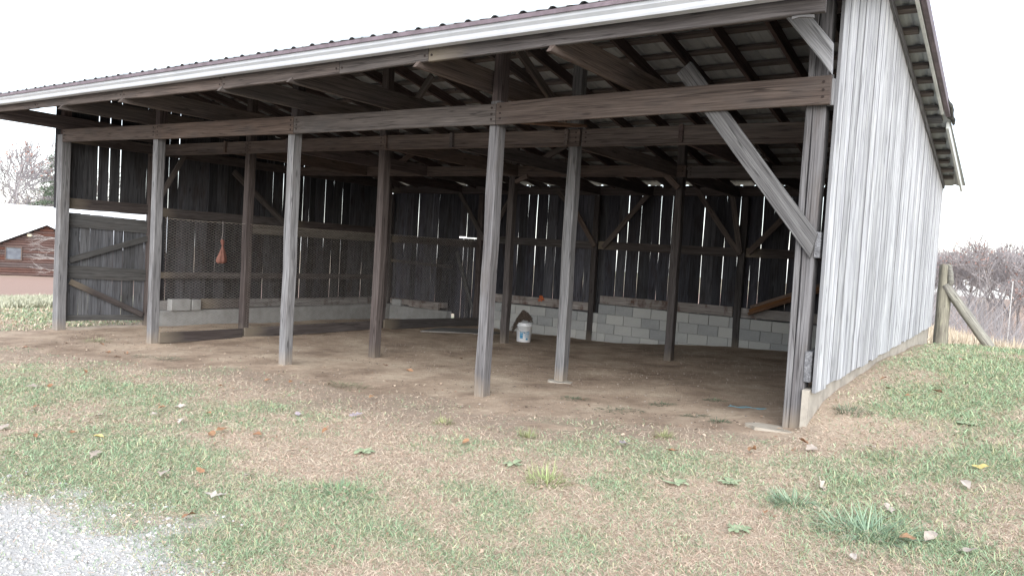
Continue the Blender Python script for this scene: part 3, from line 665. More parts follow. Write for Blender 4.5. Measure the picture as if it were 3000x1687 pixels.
# ------------------------------------------------------------------ chain-link pen fence along the second post line
def chain_link():
    x = -9.205; fence = empty('chain_link_fence', (x, 4, -.3), 'rusty chain link fence with board along its foot, screening the left stall', 'fence')
    rr = random.Random(3); s = .083; z0, z1 = -.20, 1.585
    segs = ((.12, 1.5), (1.60, 4.74), (4.88, 7.6))
    for (ya, yb) in segs:
        mb = MB(); nz = int((z1-z0)/(s/2)); ny = int((yb-ya)/s)
        for j in range(ny):
            for par in (0, 1):
                pts = []
                for k in range(nz+1):
                    odd = (k+par) % 2
                    yy = ya+s*(j+.5)+(s*.5 if odd else -s*.5)*1.0
                    sag = .012*math.sin(yy*2.3+k*.1)
                    pts.append((x+sag+(.002 if par else -.002), yy, z0+k*s/2+.004*math.sin(yy*7)))
                if par == 0: mb.tube(pts, .0023, 3, False)
        # second family shifted by one diamond gives the interlocked weave
        for j in range(ny):
            pts = []
            for k in range(nz+1):
                yy = ya+s*(j+.5)+(-s*.5 if k % 2 else s*.5)
                pts.append((x+.004+.012*math.sin(yy*2.3+k*.1), yy, z0+k*s/2+.004*math.sin(yy*7)))
            mb.tube(pts, .0023, 3, False)
        mb.tube([(x, ya, z1), (x, (ya+yb)/2, z1-.008), (x, yb, z1)], .003, 4)
        mb.obj('wire_mesh', M_WIRE, fence)
    for a, b, za, zb, h in ((.07,1.5,-.20,-.20,.155),(1.55,4.72,-.205,-.21,.165),(4.8,7.86,-.215,-.285,.185)):
        plank('foot_board', (x+.03, a, za), (x+.03, b, zb), .04, h, W_INPOST, fence, (1,0,0), 4, .005)
chain_link()

# ------------------------------------------------------------------ small things in the barn
def net_bag():
    x, y = -9.165, 1.055; z0 = .93
    o = empty('net_bag', (x, y, z0), 'orange net sack hanging by its tied neck from the chain link fence', 'bag')
    mb = MB(); n = 26
    prof = [(.012,0),(.05,-.005+.01),(.078,.03),(.075,.07),(.06,.13),(.042,.19),(.024,.245),(.014,.275),(.024,.31),(.032,.34),(.026,.375),(.006,.385)]
    for r, z in prof:
        for i in range(n):
            q = 2*math.pi*i/n; f = 1+.22*math.sin(q*6+z*9)*min(1, r/.03)
            mb.v.append((x+r*.62*f*math.cos(q), y+r*f*math.sin(q)+.02*math.sin(z*7), z0+z))
    for k in range(len(prof)-1):
        for i in range(n): mb.f.append((k*n+i, k*n+(i+1) % n, (k+1)*n+(i+1) % n, (k+1)*n+i))
    mb.obj('sack', plain('orange_net', (.175,.08,.06), .8, 0, (.115,.05,.038), 40), o, None, True)
    mb = MB(); mb.tube([(x-.01, y, z0+.36), (x, y+.012, z0+.5), (x-.02, y+.02, 1.60)], .004, 5)
    mb.obj('cord', plain('grey_cord', (.2,.18,.17)), o)
net_bag()
def bucket():
    x, y = -6.493, 5.826+.0; z = g1(x, y)-.005
    M_B = plain('white_bucket_plastic', (.78,.79,.80), .45, 0, (.66,.67,.68), 5, .5); M_BL = plain('blue_print', (.06,.24,.42), .5, 0, (.10,.32,.5), 20)
    o = empty('bucket', (x, y, z), 'white plastic pail with faded blue print standing before the block wall', 'bucket')
    mb = MB(); mb.lathe([(0,.0),(.128,.0),(.132,.004),(.150,.30),(.158,.302),(.158,.318),(.151,.32),(.152,.335),(.160,.337),(.160,.352),(.152,.354),(.153,.372),(.147,.372),(.13,.02),(0,.02)], 36)
    mb.obj('pail', M_B, o, Matrix.Translation((x, y, z)), True)
    mb = MB(); c0 = math.atan2(CAM.y-y, CAM.x-x)
    def patch(a0, a1, z0, z1):
        n = 5; b = len(mb.v)
        for k in range(n+1):
            a = c0+a0+(a1-a0)*k/n
            for zz in (z0, z1):
                r = .132+.018*zz/.30+.0012; mb.v.append((r*math.cos(a), r*math.sin(a), zz))
        for k in range(n): mb.f.append((b+2*k, b+2*k+2, b+2*k+3, b+2*k+1))
    patch(-.55,.05,.185,.20); patch(-.55,-.1,.15,.178); patch(-.55,-.12,.075,.145); patch(.25,.75,.19,.205); patch(.2,.8,.165,.178); patch(.15,.75,.14,.147); patch(.3,.6,.05,.085); patch(.15,.7,.10,.106); patch(.15,.7,.118,.123); patch(.05,.18,.17,.2)
    mb.obj('printed_label', M_BL, o, Matrix.Translation((x, y, z)))
    mb = MB(); mb.tube([(.155*math.cos(c0+1.3+t*-2.6), .158*math.sin(c0+1.3+t*-2.6), .325-.14*math.sin(t*math.pi)) for t in np.linspace(0, 1, 13)], .0025, 5)
    mb.obj('handle', M_WIRE, o, Matrix.Translation((x, y, z)))
    # dark tangle of netting spilling out of the pail
    rr = random.Random(9); mb = MB(); lx = Vector((-Fv.y, Fv.x, 0)).normalized()     # sideways, towards the left of the pail
    side = Vector((-.82, -.57, 0)); dep = Vector((-.57, .82, 0))
    for k in range(190):
        w = rr.uniform(-.13, .13); t0 = rr.uniform(0, .35); t1 = rr.uniform(.4, 1.0); h = rr.uniform(.45, 1.1); pts = []
        for t in np.linspace(t0, t1, 8):
            s_ = -.15+.40*t+rr.uniform(-.02,.02)
            zz = .32+h*.24*math.sin(min(1, t*1.1)*math.pi*.62+.5)-.26*max(0, t-.5)*2.0+rr.uniform(-.022,.022)
            p = side*s_+dep*(w*(1-.25*t)+rr.uniform(-.025,.025)); pts.append((p.x, p.y, max(.02, zz)))
        mb.tube(pts, rr.uniform(.0022,.0048), 3)
    n = mb.obj('netting', plain('dark_netting', (.10,.075,.06), .9, 0, (.05,.038,.03), 30), None, Matrix.Translation((x, y, z)))
    tag(n, 'dark brown tangle of netting arching out of the white pail', 'netting')
bucket()
# flat slab on the floor before the stall door
mb = MB(); zz = lambda x, y: g1(x, y)
pl = [(-8.55,5.2),(-8.9,6.2),(-8.55,7.1),(-7.8,6.9),(-7.45,6.0),(-8.1,5.55)]
mb.v = [(a, b, zz(a, b)-.03) for a, b in pl]+[(a, b, zz(a, b)+.025) for a, b in pl]; n = len(pl)
mb.f = [tuple(range(n))[::-1], tuple(n+i for i in range(n))]+[(i, (i+1) % n, n+(i+1) % n, n+i) for i in range(n)]
tag(mb.obj('floor_mat', plain('dusty_grey_mat', (.20,.19,.175), .95, 0, (.14,.13,.12), 4)), 'flat grey rubber mat lying on the dirt by the stall fence end', 'mat')
# loose concrete blocks on the ledge in the stall
for (y0, y1, zt, lab) in ((1.93, 2.33, .105, 'loose grey concrete block lying on the stall ledge behind the chain link, larger and nearer'), (2.36, 2.55, .09, 'short end of a concrete block on the stall ledge beside the longer one')):
    o = box('loose_block', (-12.08, y0, -.113), (-11.93, y1, zt), M_CONC, None, .008); tag(o, lab, 'concrete block')
o = plank('loose_board', (-12.03, 2.6, .0), (-11.97, 3.55, .0), .03, .2, W_INPOST, None, (1,0,.3)); tag(o, 'brown board leaning on the stall ledge behind the chain link', 'board')
o = plank('loose_board', (-11.3, 7.86, -.05), (-10.35, 7.86, -.06), .06, .14, W_SILL, None, (0,1,0)); tag(o, 'reddish board resting on the back corner ledge left of the stall door', 'board')
o = box('loose_block', (-11.85, 7.8, -.137), (-11.55, 7.95, .02), M_BLOCK, None, .012); tag(o, 'rough block on the back corner ledge of the stall', 'concrete block')
for i, lab in enumerate(('lowest red brown plank leaning across the back wall at right', 'middle red brown plank of the three leaning at the right of the back wall', 'topmost red brown plank of the three leaning at the right of the back wall')):
    dz = .066*i
    o = plank('loose_plank', (-2.86+.02*i, 7.80-.012*i, .50+dz), (-1.45+.03*i, 7.80-.012*i, 1.10+dz), .11, .05, W_NEW, None, (0,1,0), 2, .003)
    tag(o, lab, 'plank', 'red brown planks leaning at the right of the back wall')
mb = MB(); rr = random.Random(2)
for k in range(9): mb.tube([(-7.52+rr.uniform(-.06,.06), 7.93, .42+rr.uniform(-.03,.03)), (-7.5+rr.uniform(-.08,.08), 7.915, .40+rr.uniform(-.04,.06)), (-7.5+rr.uniform(-.1,.1), 7.935, .35+rr.uniform(-.03,.04))], .009, 4)
tag(mb.obj('rag', plain('orange_rag', (.55,.16,.06), .8, 0, (.40,.10,.04), 30)), 'bright orange rag caught on the stained sill of the back wall', 'rag')
mb = MB()
for k in range(3):
    mb.tube([(-.86+.05*j, .98+.03*math.sin(j*1.7+k)+.02*k, g1(-.86+.05*j, 1.0)+.004+.003*math.sin(j*2.+k)) for j in range(8)], .0022, 5)
tag(mb.obj('twine', plain('blue_twine', (.12,.26,.31), .7)), 'short loop of blue twine on the dirt beside the corner post', 'twine')

# ------------------------------------------------------------------ corner post and brace pole behind the barn
def round_pole(name, pts, r, label, cat, split=False):
    mb = MB(); rr = random.Random(len(name))
    pts = [Vector(p) for p in pts]; d = (pts[-1]-pts[0]); L = d.length; m, _ = frame_m(pts[0], pts[-1], (0,1,0) if abs(d.normalized().y) < .9 else (1,0,0))
    n = 14; K = 16
    rad = [1+rr.uniform(-.06,.06) for _ in range(n)]
    for k in range(K+1):
        t = k/K
        for i in range(n):
            q = 2*math.pi*i/n; rj = r*rad[i]*(1+.03*math.sin(t*17+i)+rr.uniform(-.02,.02))*(1-.12*t)
            if i in (4, 5): rj *= .86
            x_ = L*t
            if split and k == K: x_ += rr.uniform(-.05,.02)
            if split and k >= K-3 and i in (9, 10, 11): rj *= .62
            mb.v.append((x_, rj*math.cos(q), rj*math.sin(q)))
    for k in range(K):
        for i in range(n): mb.f.append((k*n+i, k*n+(i+1) % n, (k+1)*n+(i+1) % n, (k+1)*n+i))
    mb.f.append(tuple(range(n))[::-1]); mb.f.append(tuple(K*n+i for i in range(n)))
    return tag(mb.obj(name, W_FENCE, None, m, True), label, cat)
round_pole('fence_post', [(.195, 8.45, .0), (.185, 8.45, 1.60)], .115, 'upright lichen covered round fence post with split top behind the barn corner', 'fence post', True)
mbp = MB(); mbp.tube([(.25, 8.39, 1.60), (.27, 8.385, 1.45), (.285, 8.39, 1.30), (.25, 8.40, 1.22)], [.03,.045,.05,.012], 8)
tag(mbp.obj('fence_stub', W_FENCE, None, None, True), 'short split piece of wood wedged at the top of the fence post', 'wood scrap')
round_pole('brace_pole', [(.98, 8.42, .20), (.20, 8.40, 1.26)], .085, 'round pole leaning as a brace from the ground against the fence post', 'pole')

# ------------------------------------------------------------------ grass, straw, stones
def blades(name, n_try, region, dens, length, width, lean, colfn, label, cat, lod=None):
    if lod:      # denser near the viewpoint
        rad = lod[0]*(lod[1]/lod[0])**rng.random(n_try); th = rng.uniform(-.80, .76, n_try)
        f2 = np.array([Fv.x, Fv.y])/math.hypot(Fv.x, Fv.y); x = CAM.x+rad*(f2[0]*np.cos(th)+f2[1]*np.sin(th)); y = CAM.y+rad*(f2[1]*np.cos(th)-f2[0]*np.sin(th))
    else:
        x = rng.uniform(region[0], region[1], n_try); y = rng.uniform(region[2], region[3], n_try)
    keep = (rng.random(n_try) < dens(x, y)) & (x > region[0]) & (x < region[1]) & (y > region[2]) & (y < region[3])
    dist = np.hypot(x-CAM.x, y-CAM.y)
    # view wedge with a margin, so a step to the side still sees turf
    dx, dy = x-CAM.x, y-CAM.y; fwd = dx*Fv.x+dy*Fv.y; sd = dx*Rv.x+dy*Rv.y
    keep &= (fwd > .8) & (np.abs(sd) < fwd*.85+1.2)
    x, y, dist = x[keep], y[keep], dist[keep]; n = len(x)
    z = gz(x, y); L = length(x, y, n)*rng.uniform(.5, 1.3, n); W = width*(1+.16*np.clip(dist-4, 0, 14))*rng.uniform(.7, 1.3, n)
    az = rng.uniform(0, 2*np.pi, n); ln = lean(n); 
    d = np.c_[np.cos(az)*np.sin(ln), np.sin(az)*np.sin(ln), np.cos(ln)]
    s = np.c_[-np.sin(az), np.cos(az), np.zeros(n)]
    tw = rng.uniform(-.8, .8, n)[:, None]
    s = s*np.cos(tw)+np.c_[-np.cos(az)*np.cos(ln), -np.sin(az)*np.cos(ln), np.sin(ln)]*np.sin(tw)
    p0 = np.c_[x, y, z-.004]; droop = np.c_[np.zeros(n), np.zeros(n), -L*rng.uniform(.1, .5, n)*np.sin(ln)]
    p1 = p0+d*(L*.55)[:, None]; p2 = p0+d*L[:, None]+droop
    p2[:, 2] = np.maximum(p2[:, 2], gz(p2[:, 0], p2[:, 1])+.003)
    w = W[:, None]
    V = np.empty((n*5, 3)); V[0::5] = p0-s*w*.5; V[1::5] = p0+s*w*.5; V[2::5] = p1-s*w*.42; V[3::5] = p1+s*w*.42; V[4::5] = p2
    b = np.arange(n)[:, None]*5
    F = np.concatenate([b+np.array([[0,1,3]]), b+np.array([[0,3,2]]), b+np.array([[2,3,4]])], 0)
    c = colfn(x, y, n); C5 = np.repeat(c, 5, 0)
    m, nt, bs = new_mat(name+'_blades'); a = nd(nt, 'ShaderNodeAttribute', attribute_name='tint')
    nt.links.new(a.outputs['Color'], bs.inputs['Base Color']); bs.inputs['Roughness'].default_value = .8
    o = np_mesh(name, V, F, m, None, C5); tag(o, label, cat, kind='stuff'); return n
def lerp(a, b, t): return a[None, :]*(1-t[:, None])+b[None, :]*t[:, None]
A = np.array
def green_col(x, y, n):
    t = rng.random(n); c = lerp(A([.145,.22,.125]), A([.32,.42,.25]), t); yel = rng.random(n) < .25
    c[yel] = lerp(A([.32,.325,.18]), A([.44,.42,.26]), rng.random(n))[yel]; return c*rng.uniform(.8, 1.2, n)[:, None]
def dry_col(x, y, n):
    c = lerp(A([.36,.28,.205]), A([.58,.49,.375]), rng.random(n)); red = rng.random(n) < .28
    c[red] = lerp(A([.39,.265,.195]), A([.53,.39,.30]), rng.random(n))[red]; return c*rng.uniform(.8, 1.2, n)[:, None]
cover = lambda x, y: np.clip(1-m_dirt(x, y)*1.15, .012, 1)*np.clip(1-m_gravel(x, y)*.93, 0, 1)
near = lambda x, y: np.ones_like(x)
inside_blk = lambda x, y: ~((x > -12.2) & (x < .13) & (y > .3) & (y < 8.1))
NB = 0
NB += blades('green_grass', 850000, (-17, 2.6, -5.6, 9.5), lambda x, y: cover(x, y)*np.clip(1-.8*m_mix(x, y), .06, 1)*np.clip(m_green(x, y)*.95, .07, .8)*near(x, y)*inside_blk(x, y),
       lambda x, y, n: .034+.022*m_green(x, y)+.022*smooth(.2, .8, x), .0029, lambda n: rng.uniform(.5, 1.4, n), green_col, 'short green grass growing in patches over the yard', 'grass', (1.9, 19))
NB += blades('dry_grass', 820000, (-17, 2.6, -5.6, 9.5), lambda x, y: cover(x, y)*np.clip(1-.72*m_mix(x, y), .1, 1)*np.clip(1.2-.65*m_green(x, y), .35, 1)*near(x, y)*inside_blk(x, y),
       lambda x, y, n: .05+0*x, .0023, lambda n: rng.uniform(.8, 1.54, n), dry_col, 'dry straw coloured grass matted over the yard', 'grass', (1.9, 19))
# lawn further left and the pale long strip, and the tan meadow behind the crest
NB += blades('far_lawn', 60000, (-30, -12.6, -3, 9), lambda x, y: np.clip(.9-.2*np.abs(y-1), .15, 1)*(x > -24), lambda x, y, n: .07+.0*x, .006, lambda n: rng.uniform(.4, 1.3, n),
       lambda x, y, n: np.where((rng.random(n) < .55)[:, None], green_col(x, y, n), dry_col(x, y, n)*1.1), 'thin lawn left of the barn', 'grass')
NB += blades('pale_long_grass', 40000, (-22.5, -17.5, -.5, 7), lambda x, y: np.ones_like(x), lambda x, y, n: .17+0*x, .008, lambda n: rng.uniform(.1, .9, n),
       lambda x, y, n: lerp(A([.34,.34,.24]), A([.48,.47,.36]), rng.random(n)), 'strip of pale long grass at the edge of the lawn', 'grass')
NB += blades('tan_meadow_grass', 60000, (-6, 4, 12.5, 34), lambda x, y: np.clip(1.3-.03*y, .2, 1), lambda x, y, n: .55+0*x, .010, lambda n: rng.uniform(.05, .75, n),
       lambda x, y, n: lerp(A([.36,.29,.21]), A([.54,.46,.35]), rng.random(n)), 'tall tan meadow grass behind the crest at right', 'grass')
print('BLADES', NB)
# stones: pale gravel of the drive, and small pebbles on the dirt floor
ico = bmesh.new(); bmesh.ops.create_icosphere(ico, subdivisions=1, radius=1); ico.verts.ensure_lookup_table()
IV = np.array([v.co[:] for v in ico.verts]); IF = np.array([[v.index for v in f.verts] for f in ico.faces]); ico.free()
def stones(name, x, y, r, colfn, label, cat, sink=.3):
    n = len(x); z = gz(x, y)
    S = np.c_[rng.uniform(.7, 1.4, n), rng.uniform(.7, 1.4, n), rng.uniform(.4, .8, n)]*r[:, None]
    V = IV[None]*rng.uniform(.78, 1.2, (n, len(IV), 1))*S[:, None, :]; a = rng.uniform(0, 6.28, n); ca, sa = np.cos(a)[:, None], np.sin(a)[:, None]
    V = np.stack([V[..., 0]*ca-V[..., 1]*sa, V[..., 0]*sa+V[..., 1]*ca, V[..., 2]], -1)+np.c_[x, y, z+r*sink][:, None, :]
    F = IF[None]+(np.arange(n)*len(IV))[:, None, None]
    m, nt, bs = new_mat(name+'_stone'); at = nd(nt, 'ShaderNodeAttribute', attribute_name='tint'); nt.links.new(at.outputs['Color'], bs.inputs['Base Color'])
    o = np_mesh(name, V.reshape(-1, 3), F.reshape(-1, 3), m, None, np.repeat(colfn(n), len(IV), 0)); tag(o, label, cat, kind='stuff')
n = 29000; x = rng.uniform(-6.5, -.2, n); y = rng.uniform(-5.6, -3.6, n); k = rng.random(n) < m_gravel(x, y)**1.3*.9; x, y = x[k], y[k]
stones('drive_gravel', x, y, rng.uniform(.0035, .008, len(x))*np.where(rng.random(len(x)) < .12, 2.0, 1), lambda n: lerp(A([.33,.32,.31]), A([.60,.585,.56]), rng.random(n)), 'pale crushed stone of the drive at the left front', 'gravel', .1)
n = 5200; x = rng.uniform(-11.8, -.05, n); y = rng.uniform(-.9, 7.6, n); k = rng.random(n) < m_dirt(x, y)*.55*(fbm(x*.9, y*.9) > .45); x, y = x[k], y[k]
stones('floor_pebbles', x, y, rng.uniform(.003, .0085, len(x)), lambda n: lerp(A([.16,.13,.11]), A([.46,.42,.37]), rng.random(n)**1.8), 'small pale pebbles scattered over the dirt floor', 'pebbles', .2)

n = 5200; x = rng.uniform(-11.8, .0, n); y = rng.uniform(-1.6, 7.6, n); k = rng.random(n) < np.clip(m_dirt(x, y)+.6*m_mix(x, y), 0, 1)*.7*(fbm(x*1.3+30, y*1.3+5) > .47); x, y = x[k], y[k]
stones('floor_litter', x, y, rng.uniform(.004, .012, len(x)), lambda n: lerp(A([.06,.045,.035]), A([.17,.13,.10]), rng.random(n)), 'dark crumbs of bark and clod on the dirt floor', 'litter', .1)
# ------------------------------------------------------------------ grass clumps that stand out one by one
def clump(x, y, r, h, nb, c0, c1, label, name='grass_tuft', lean=(.25, 1.3), w=.0032):
    mb_v = []; F = []; cols = []; rr = random.Random(int(1000*abs(x)+77*abs(y)))
    for i in range(nb):
        a = rr.uniform(0, 6.283); q = rr.uniform(0, 1)**.7*r*.5; bx, by = x+q*math.cos(a), y+q*math.sin(a)*.7; az = a+rr.uniform(-.7,.7); ln = rr.uniform(*lean); L = h*rr.uniform(.5, 1.15)
        p = Vector((bx, by, g1(bx, by)-.005)); d = Vector((math.cos(az)*math.sin(ln), math.sin(az)*math.sin(ln), math.cos(ln))); s = Vector((-math.sin(az), math.cos(az), 0))*w*rr.uniform(.6, 1.2)
        b = len(mb_v); K = 4
        for k in range(K+1):
            t = k/K; q = p+d*L*t+Vector((0, 0, -L*.45*math.sin(ln)*t*t)); q.z = max(q.z, g1(q.x, q.y)+.002)
            if k < K: mb_v += [q-s*(1-t*.75), q+s*(1-t*.75)]
            else: mb_v.append(q)
        for k in range(K-1): F += [(b+2*k, b+2*k+1, b+2*k+3), (b+2*k, b+2*k+3, b+2*k+2)]
        F.append((b+2*K-2, b+2*K-1, b+2*K))
        t = rr.random(); c = [c0[j]*(1-t)+c1[j]*t for j in range(3)]; cols += [c]*(2*K+1)
    o = np_mesh(name, np.array([v[:] for v in mb_v]), np.array(F), M_TUFT, None, np.array(cols)); tag(o, label, 'grass tuft'); return o
M_TUFT, nt_, b_ = new_mat('tuft_blade'); at_ = nd(nt_, 'ShaderNodeAttribute', attribute_name='tint'); nt_.links.new(at_.outputs['Color'], b_.inputs['Base Color'])
YG0, YG1 = (.19,.215,.10), (.34,.34,.175); DG0, DG1 = (.06,.085,.055), (.13,.17,.10); BG0, BG1 = (.125,.195,.125), (.31,.40,.27)
clump(-1.714,-1.214,.16,.12,90,YG0,YG1,'yellow green grass tuft left of the bare sandy patch before the barn')
clump(-.77,-.773,.15,.12,80,YG0,YG1,'yellow green grass tuft right of the bare sandy patch before the corner post')
clump(-2.621,-1.192,.2,.10,90,YG0,YG1,'dull olive grass tuft in front of the nearest middle post')
clump(-.95,-2.15,.28,.16,150,YG0,(.36,.42,.19),'bright yellow green grass clump on the dry lawn, lower middle right')
clump(-2.284,.468,.32,.07,140,DG0,DG1,'dark green weed patch on the dirt behind the nearest front post', lean=(.7,1.4))
clump(-1.097,1.294,.24,.07,90,DG0,DG1,'small dark weed on the dirt floor left of the blue twine', lean=(.7,1.4))
clump(-1.419,.708,.28,.07,110,DG0,DG1,'dark green weed in a low row on the dirt, middle of the right bay', lean=(.7,1.4))
clump(-1.60,.12,.5,.06,170,DG0,(.14,.17,.10),'widest dull green weed mat at the dirt edge of the right bay', lean=(.7,1.4))
clump(-.912,.265,.26,.06,90,DG0,DG1,'low green weed at the dirt edge left of the corner post', lean=(.7,1.4))
clump(-.592,.005,.18,.07,80,DG0,DG1,'small leafy weed nearest to the foot of the corner post', lean=(.6,1.4))
clump(-10.109,-.374,.5,.10,160,(.15,.18,.09),(.30,.30,.17),'olive grass tuft on the dirt before the far left bay', lean=(.5,1.4))
clump(-7.771,-.636,.5,.07,150,DG0,(.16,.19,.12),'dark low weed right of the second front post from the left', lean=(.7,1.4))
clump(-8.268,-.714,.35,.06,110,DG0,(.16,.19,.12),'dark low weed beside the orange leaves at left', lean=(.7,1.4))
clump(-4.678,-.374,.6,.08,200,(.10,.13,.07),(.26,.25,.15),'flat olive grass tuft on the dirt between two front posts', lean=(.7,1.4))
clump(.90,-1.95,.34,.22,230,BG0,BG1,'big blue green grass clump with long drooping blades at lower right', lean=(.5,1.45), w=.0042)
clump(.45,-1.72,.2,.16,110,BG0,BG1,'smaller blue green grass clump beside the big drooping one at lower right', lean=(.5,1.4), w=.004)
clump(.35,.35,.30,.10,150,DG0,(.17,.22,.14),'leafy green weed against the foundation near the corner post', lean=(.3,1.3))
clump(-1.85,-3.05,.4,.12,180,BG0,(.22,.32,.15),'soft green grass clump on the lawn, bottom middle', lean=(.6,1.4))

# ------------------------------------------------------------------ fallen leaves, each one its own thing
def leaf_mesh(kind, seed, L):
    rr = random.Random(seed); n = 22; out = []
    for i in range(n):
        t = i/(n-1)                                  # half outline base -> tip
        if kind == 'oak': w = .30*math.sin(math.pi*min(1, t*.98+.02))*(.62+.38*math.cos(t*math.pi*7))+.02
        elif kind == 'star': w = (.34*math.sin(math.pi*t))*(.5+.5*abs(math.cos(t*math.pi*2.6)))+.015
        else: w = .27*math.sin(math.pi*t)**.8
        out.append((t, w))
    curl = rr.uniform(.1, .9) if kind == 'oval' else rr.uniform(.05, .5); bend = rr.uniform(-.7, .7)
    vs = []; fs = []
    for t, w in out:
        for s in (-1, 0, 1):
            z = abs(s*w)*curl*.9+.16*bend*math.sin(t*math.pi)+.02+.05*math.sin(t*9+seed)*s*w/.27
            vs.append(((t-.5)*L, s*w*L*(1-.3*curl*.5), z*L))
    for i in range(n-1):
        b = 3*i; fs += [(b, b+3, b+4, b+1), (b+1, b+4, b+5, b+2)]
    k = len(vs); vs += [(-.5*L, -.008*L, .02*L), (-.5*L, .008*L, .02*L), (-.78*L, 0, .06*L)]; fs.append((k, k+1, k+2))
    return vs, fs
def leaf_mat(name, a, b):
    m, nt, bs = new_mat(name); oi = nd(nt, 'ShaderNodeObjectInfo'); tc = nd(nt, 'ShaderNodeTexCoord')
    c = mixc(nt, oi.outputs['Random'], a, b); nz = noise(nt, tc.outputs['Object'], 60, 4, .6)
    c = mixc(nt, mapr(nt, nz, .4, .7, 0, .5), c, tuple(v*.55 for v in a)); nt.links.new(c, bs.inputs['Base Color']); bs.inputs['Roughness'].default_value = .7
    return m
LM = {'tan': leaf_mat('tan_dead_leaf', (.36,.30,.25), (.50,.44,.385)), 'orange': leaf_mat('orange_dead_leaf', (.28,.145,.08), (.38,.23,.13)), 'brown': leaf_mat('brown_dead_leaf', (.20,.11,.07), (.32,.20,.14)),
      'purple': leaf_mat('purple_grey_leaf', (.30,.25,.27), (.38,.33,.34)), 'yellow': leaf_mat('yellow_leaf', (.55,.44,.16), (.60,.50,.22))}
SPECIAL = {
 (.54,-1.36): 'largest pale tan oak leaf standing up in the grass at right',
 (1.09,-1.98): 'big curled orange leaf caught in the blue green grass clump',
 (-3.73,-2.69): 'flat orange leaf, left one of a touching pair on the lawn',
 (-3.75,-2.59): 'curled orange leaf, right one of a touching pair on the lawn',
 (-3.07,-3.47): 'folded grey tan oak leaf on the lawn right of the drive gravel',
 (-8.95,-.8): 'red orange leaf at the left of the trio on the dirt edge',
 (-8.45,-.94): 'red orange leaf at the front of the trio on the dirt edge',
 (-8.64,-.71): 'red orange leaf at the back of the trio on the dirt edge',
 (-4.92,.91): 'orange leaf alone on the bare dirt between the middle posts',
 (-5.45,2.61): 'small dark orange leaf deep on the dirt floor left of the nearest front post',
 (-3.33,-1.54): 'purple grey leaf on the worn ground before the middle bay',
 (-.88,-1.22): 'purple pink leaf on the dry grass before the right bay',
 (1.31,-.53): 'round yellow leaf in the green grass at the right edge',
 (-.04,-.89): 'orange leaf on dry grass straight below the corner post, right of a smaller one',
 (-6.81,-2.51): 'large orange leaf in the green patch at left',
 (-6.93,-2.62): 'flat pinkish tan leaf in the green patch at left',
 (-3.86,-3.53): 'spread tan oak leaf above the drive gravel at left',
 (-2.47,-3.51): 'pale upright oak leaf near the bottom left of the lawn',
 (.36,1.82): 'bright orange leaf beside the foundation of the grey side wall',
 (.85,1.48): 'brown leaf lying in the grass right of the orange ones by the side wall',
 (1.26,-.91): 'pinkish tan curled strip of leaf at the lower right edge',
 (1.18,-1.89): 'pale dry straw leaf lying beside the curled orange leaf'}
oak = [(-5.23,-3.56),(-4.6,-3.68),(-3.86,-3.53),(-3.07,-3.47),(-2.47,-3.51),(-2.59,-3.18),(-6.93,-2.62),(-5.15,-2.85),(-4.37,-2.55),(-4.96,-2.19),(-3.33,-1.54),(-2.8,-2.67),(-3.81,-1.78),(.54,-1.36),(.63,-.37),(.29,-.61),(.94,-1.57),(-.88,-1.22),(-4.78,-2.55)]
oval = [(-3.73,-2.69),(-3.75,-2.59),(-3.39,-2.52),(-2.2,-3.85),(-2.96,-3.29),(-4.66,-3.31),(-4.38,-3.24),(-4.7,-3.56),(-8.95,-.8),(-8.45,-.94),(-8.64,-.71),(-7.37,-1.88),(-6.81,-2.51),(-9.84,-1.47),(-10.49,-1.42),(-10.22,-.76),(-9.64,-.53),(-8.28,.99),(-5.44,-1.44),(-5.2,-1.44),(-5.36,-.92),(-4.99,-2.36),(-4.44,-2.24),(-5.76,-3.09),(-5.64,-3.19),(-4.92,.91),(-5.45,2.61),(-5.1,-.81),(-4.9,-.46),(-3.94,-.73),(-5.63,1.21),(-2.0,-1.66),(-3.08,-2.11),(.36,1.82),(.48,1.32),(.67,1.11),(.85,1.48),(.84,4.01),(.2,-.48),(-.04,-.89),(1.31,-.53),(1.26,-.91),(1.09,-1.98),(.94,-1.74),(.38,-2.01),(1.18,-1.89),(1.35,-1.96),(.91,-2.37),(-.52,-1.18)]
purple = {(-3.33,-1.54),(-.88,-1.22),(-3.81,-1.78)}; yellow = {(1.31,-.53),(-4.38,-3.24)}; brown = {(.85,1.48),(-5.63,1.21),(-8.28,.99),(-10.49,-1.42),(-9.84,-1.47),(.84,4.01),(.94,-1.74)}; tanoval = {(1.26,-.91),(1.18,-1.89),(1.35,-1.96),(.91,-2.37),(-5.64,-3.19)}
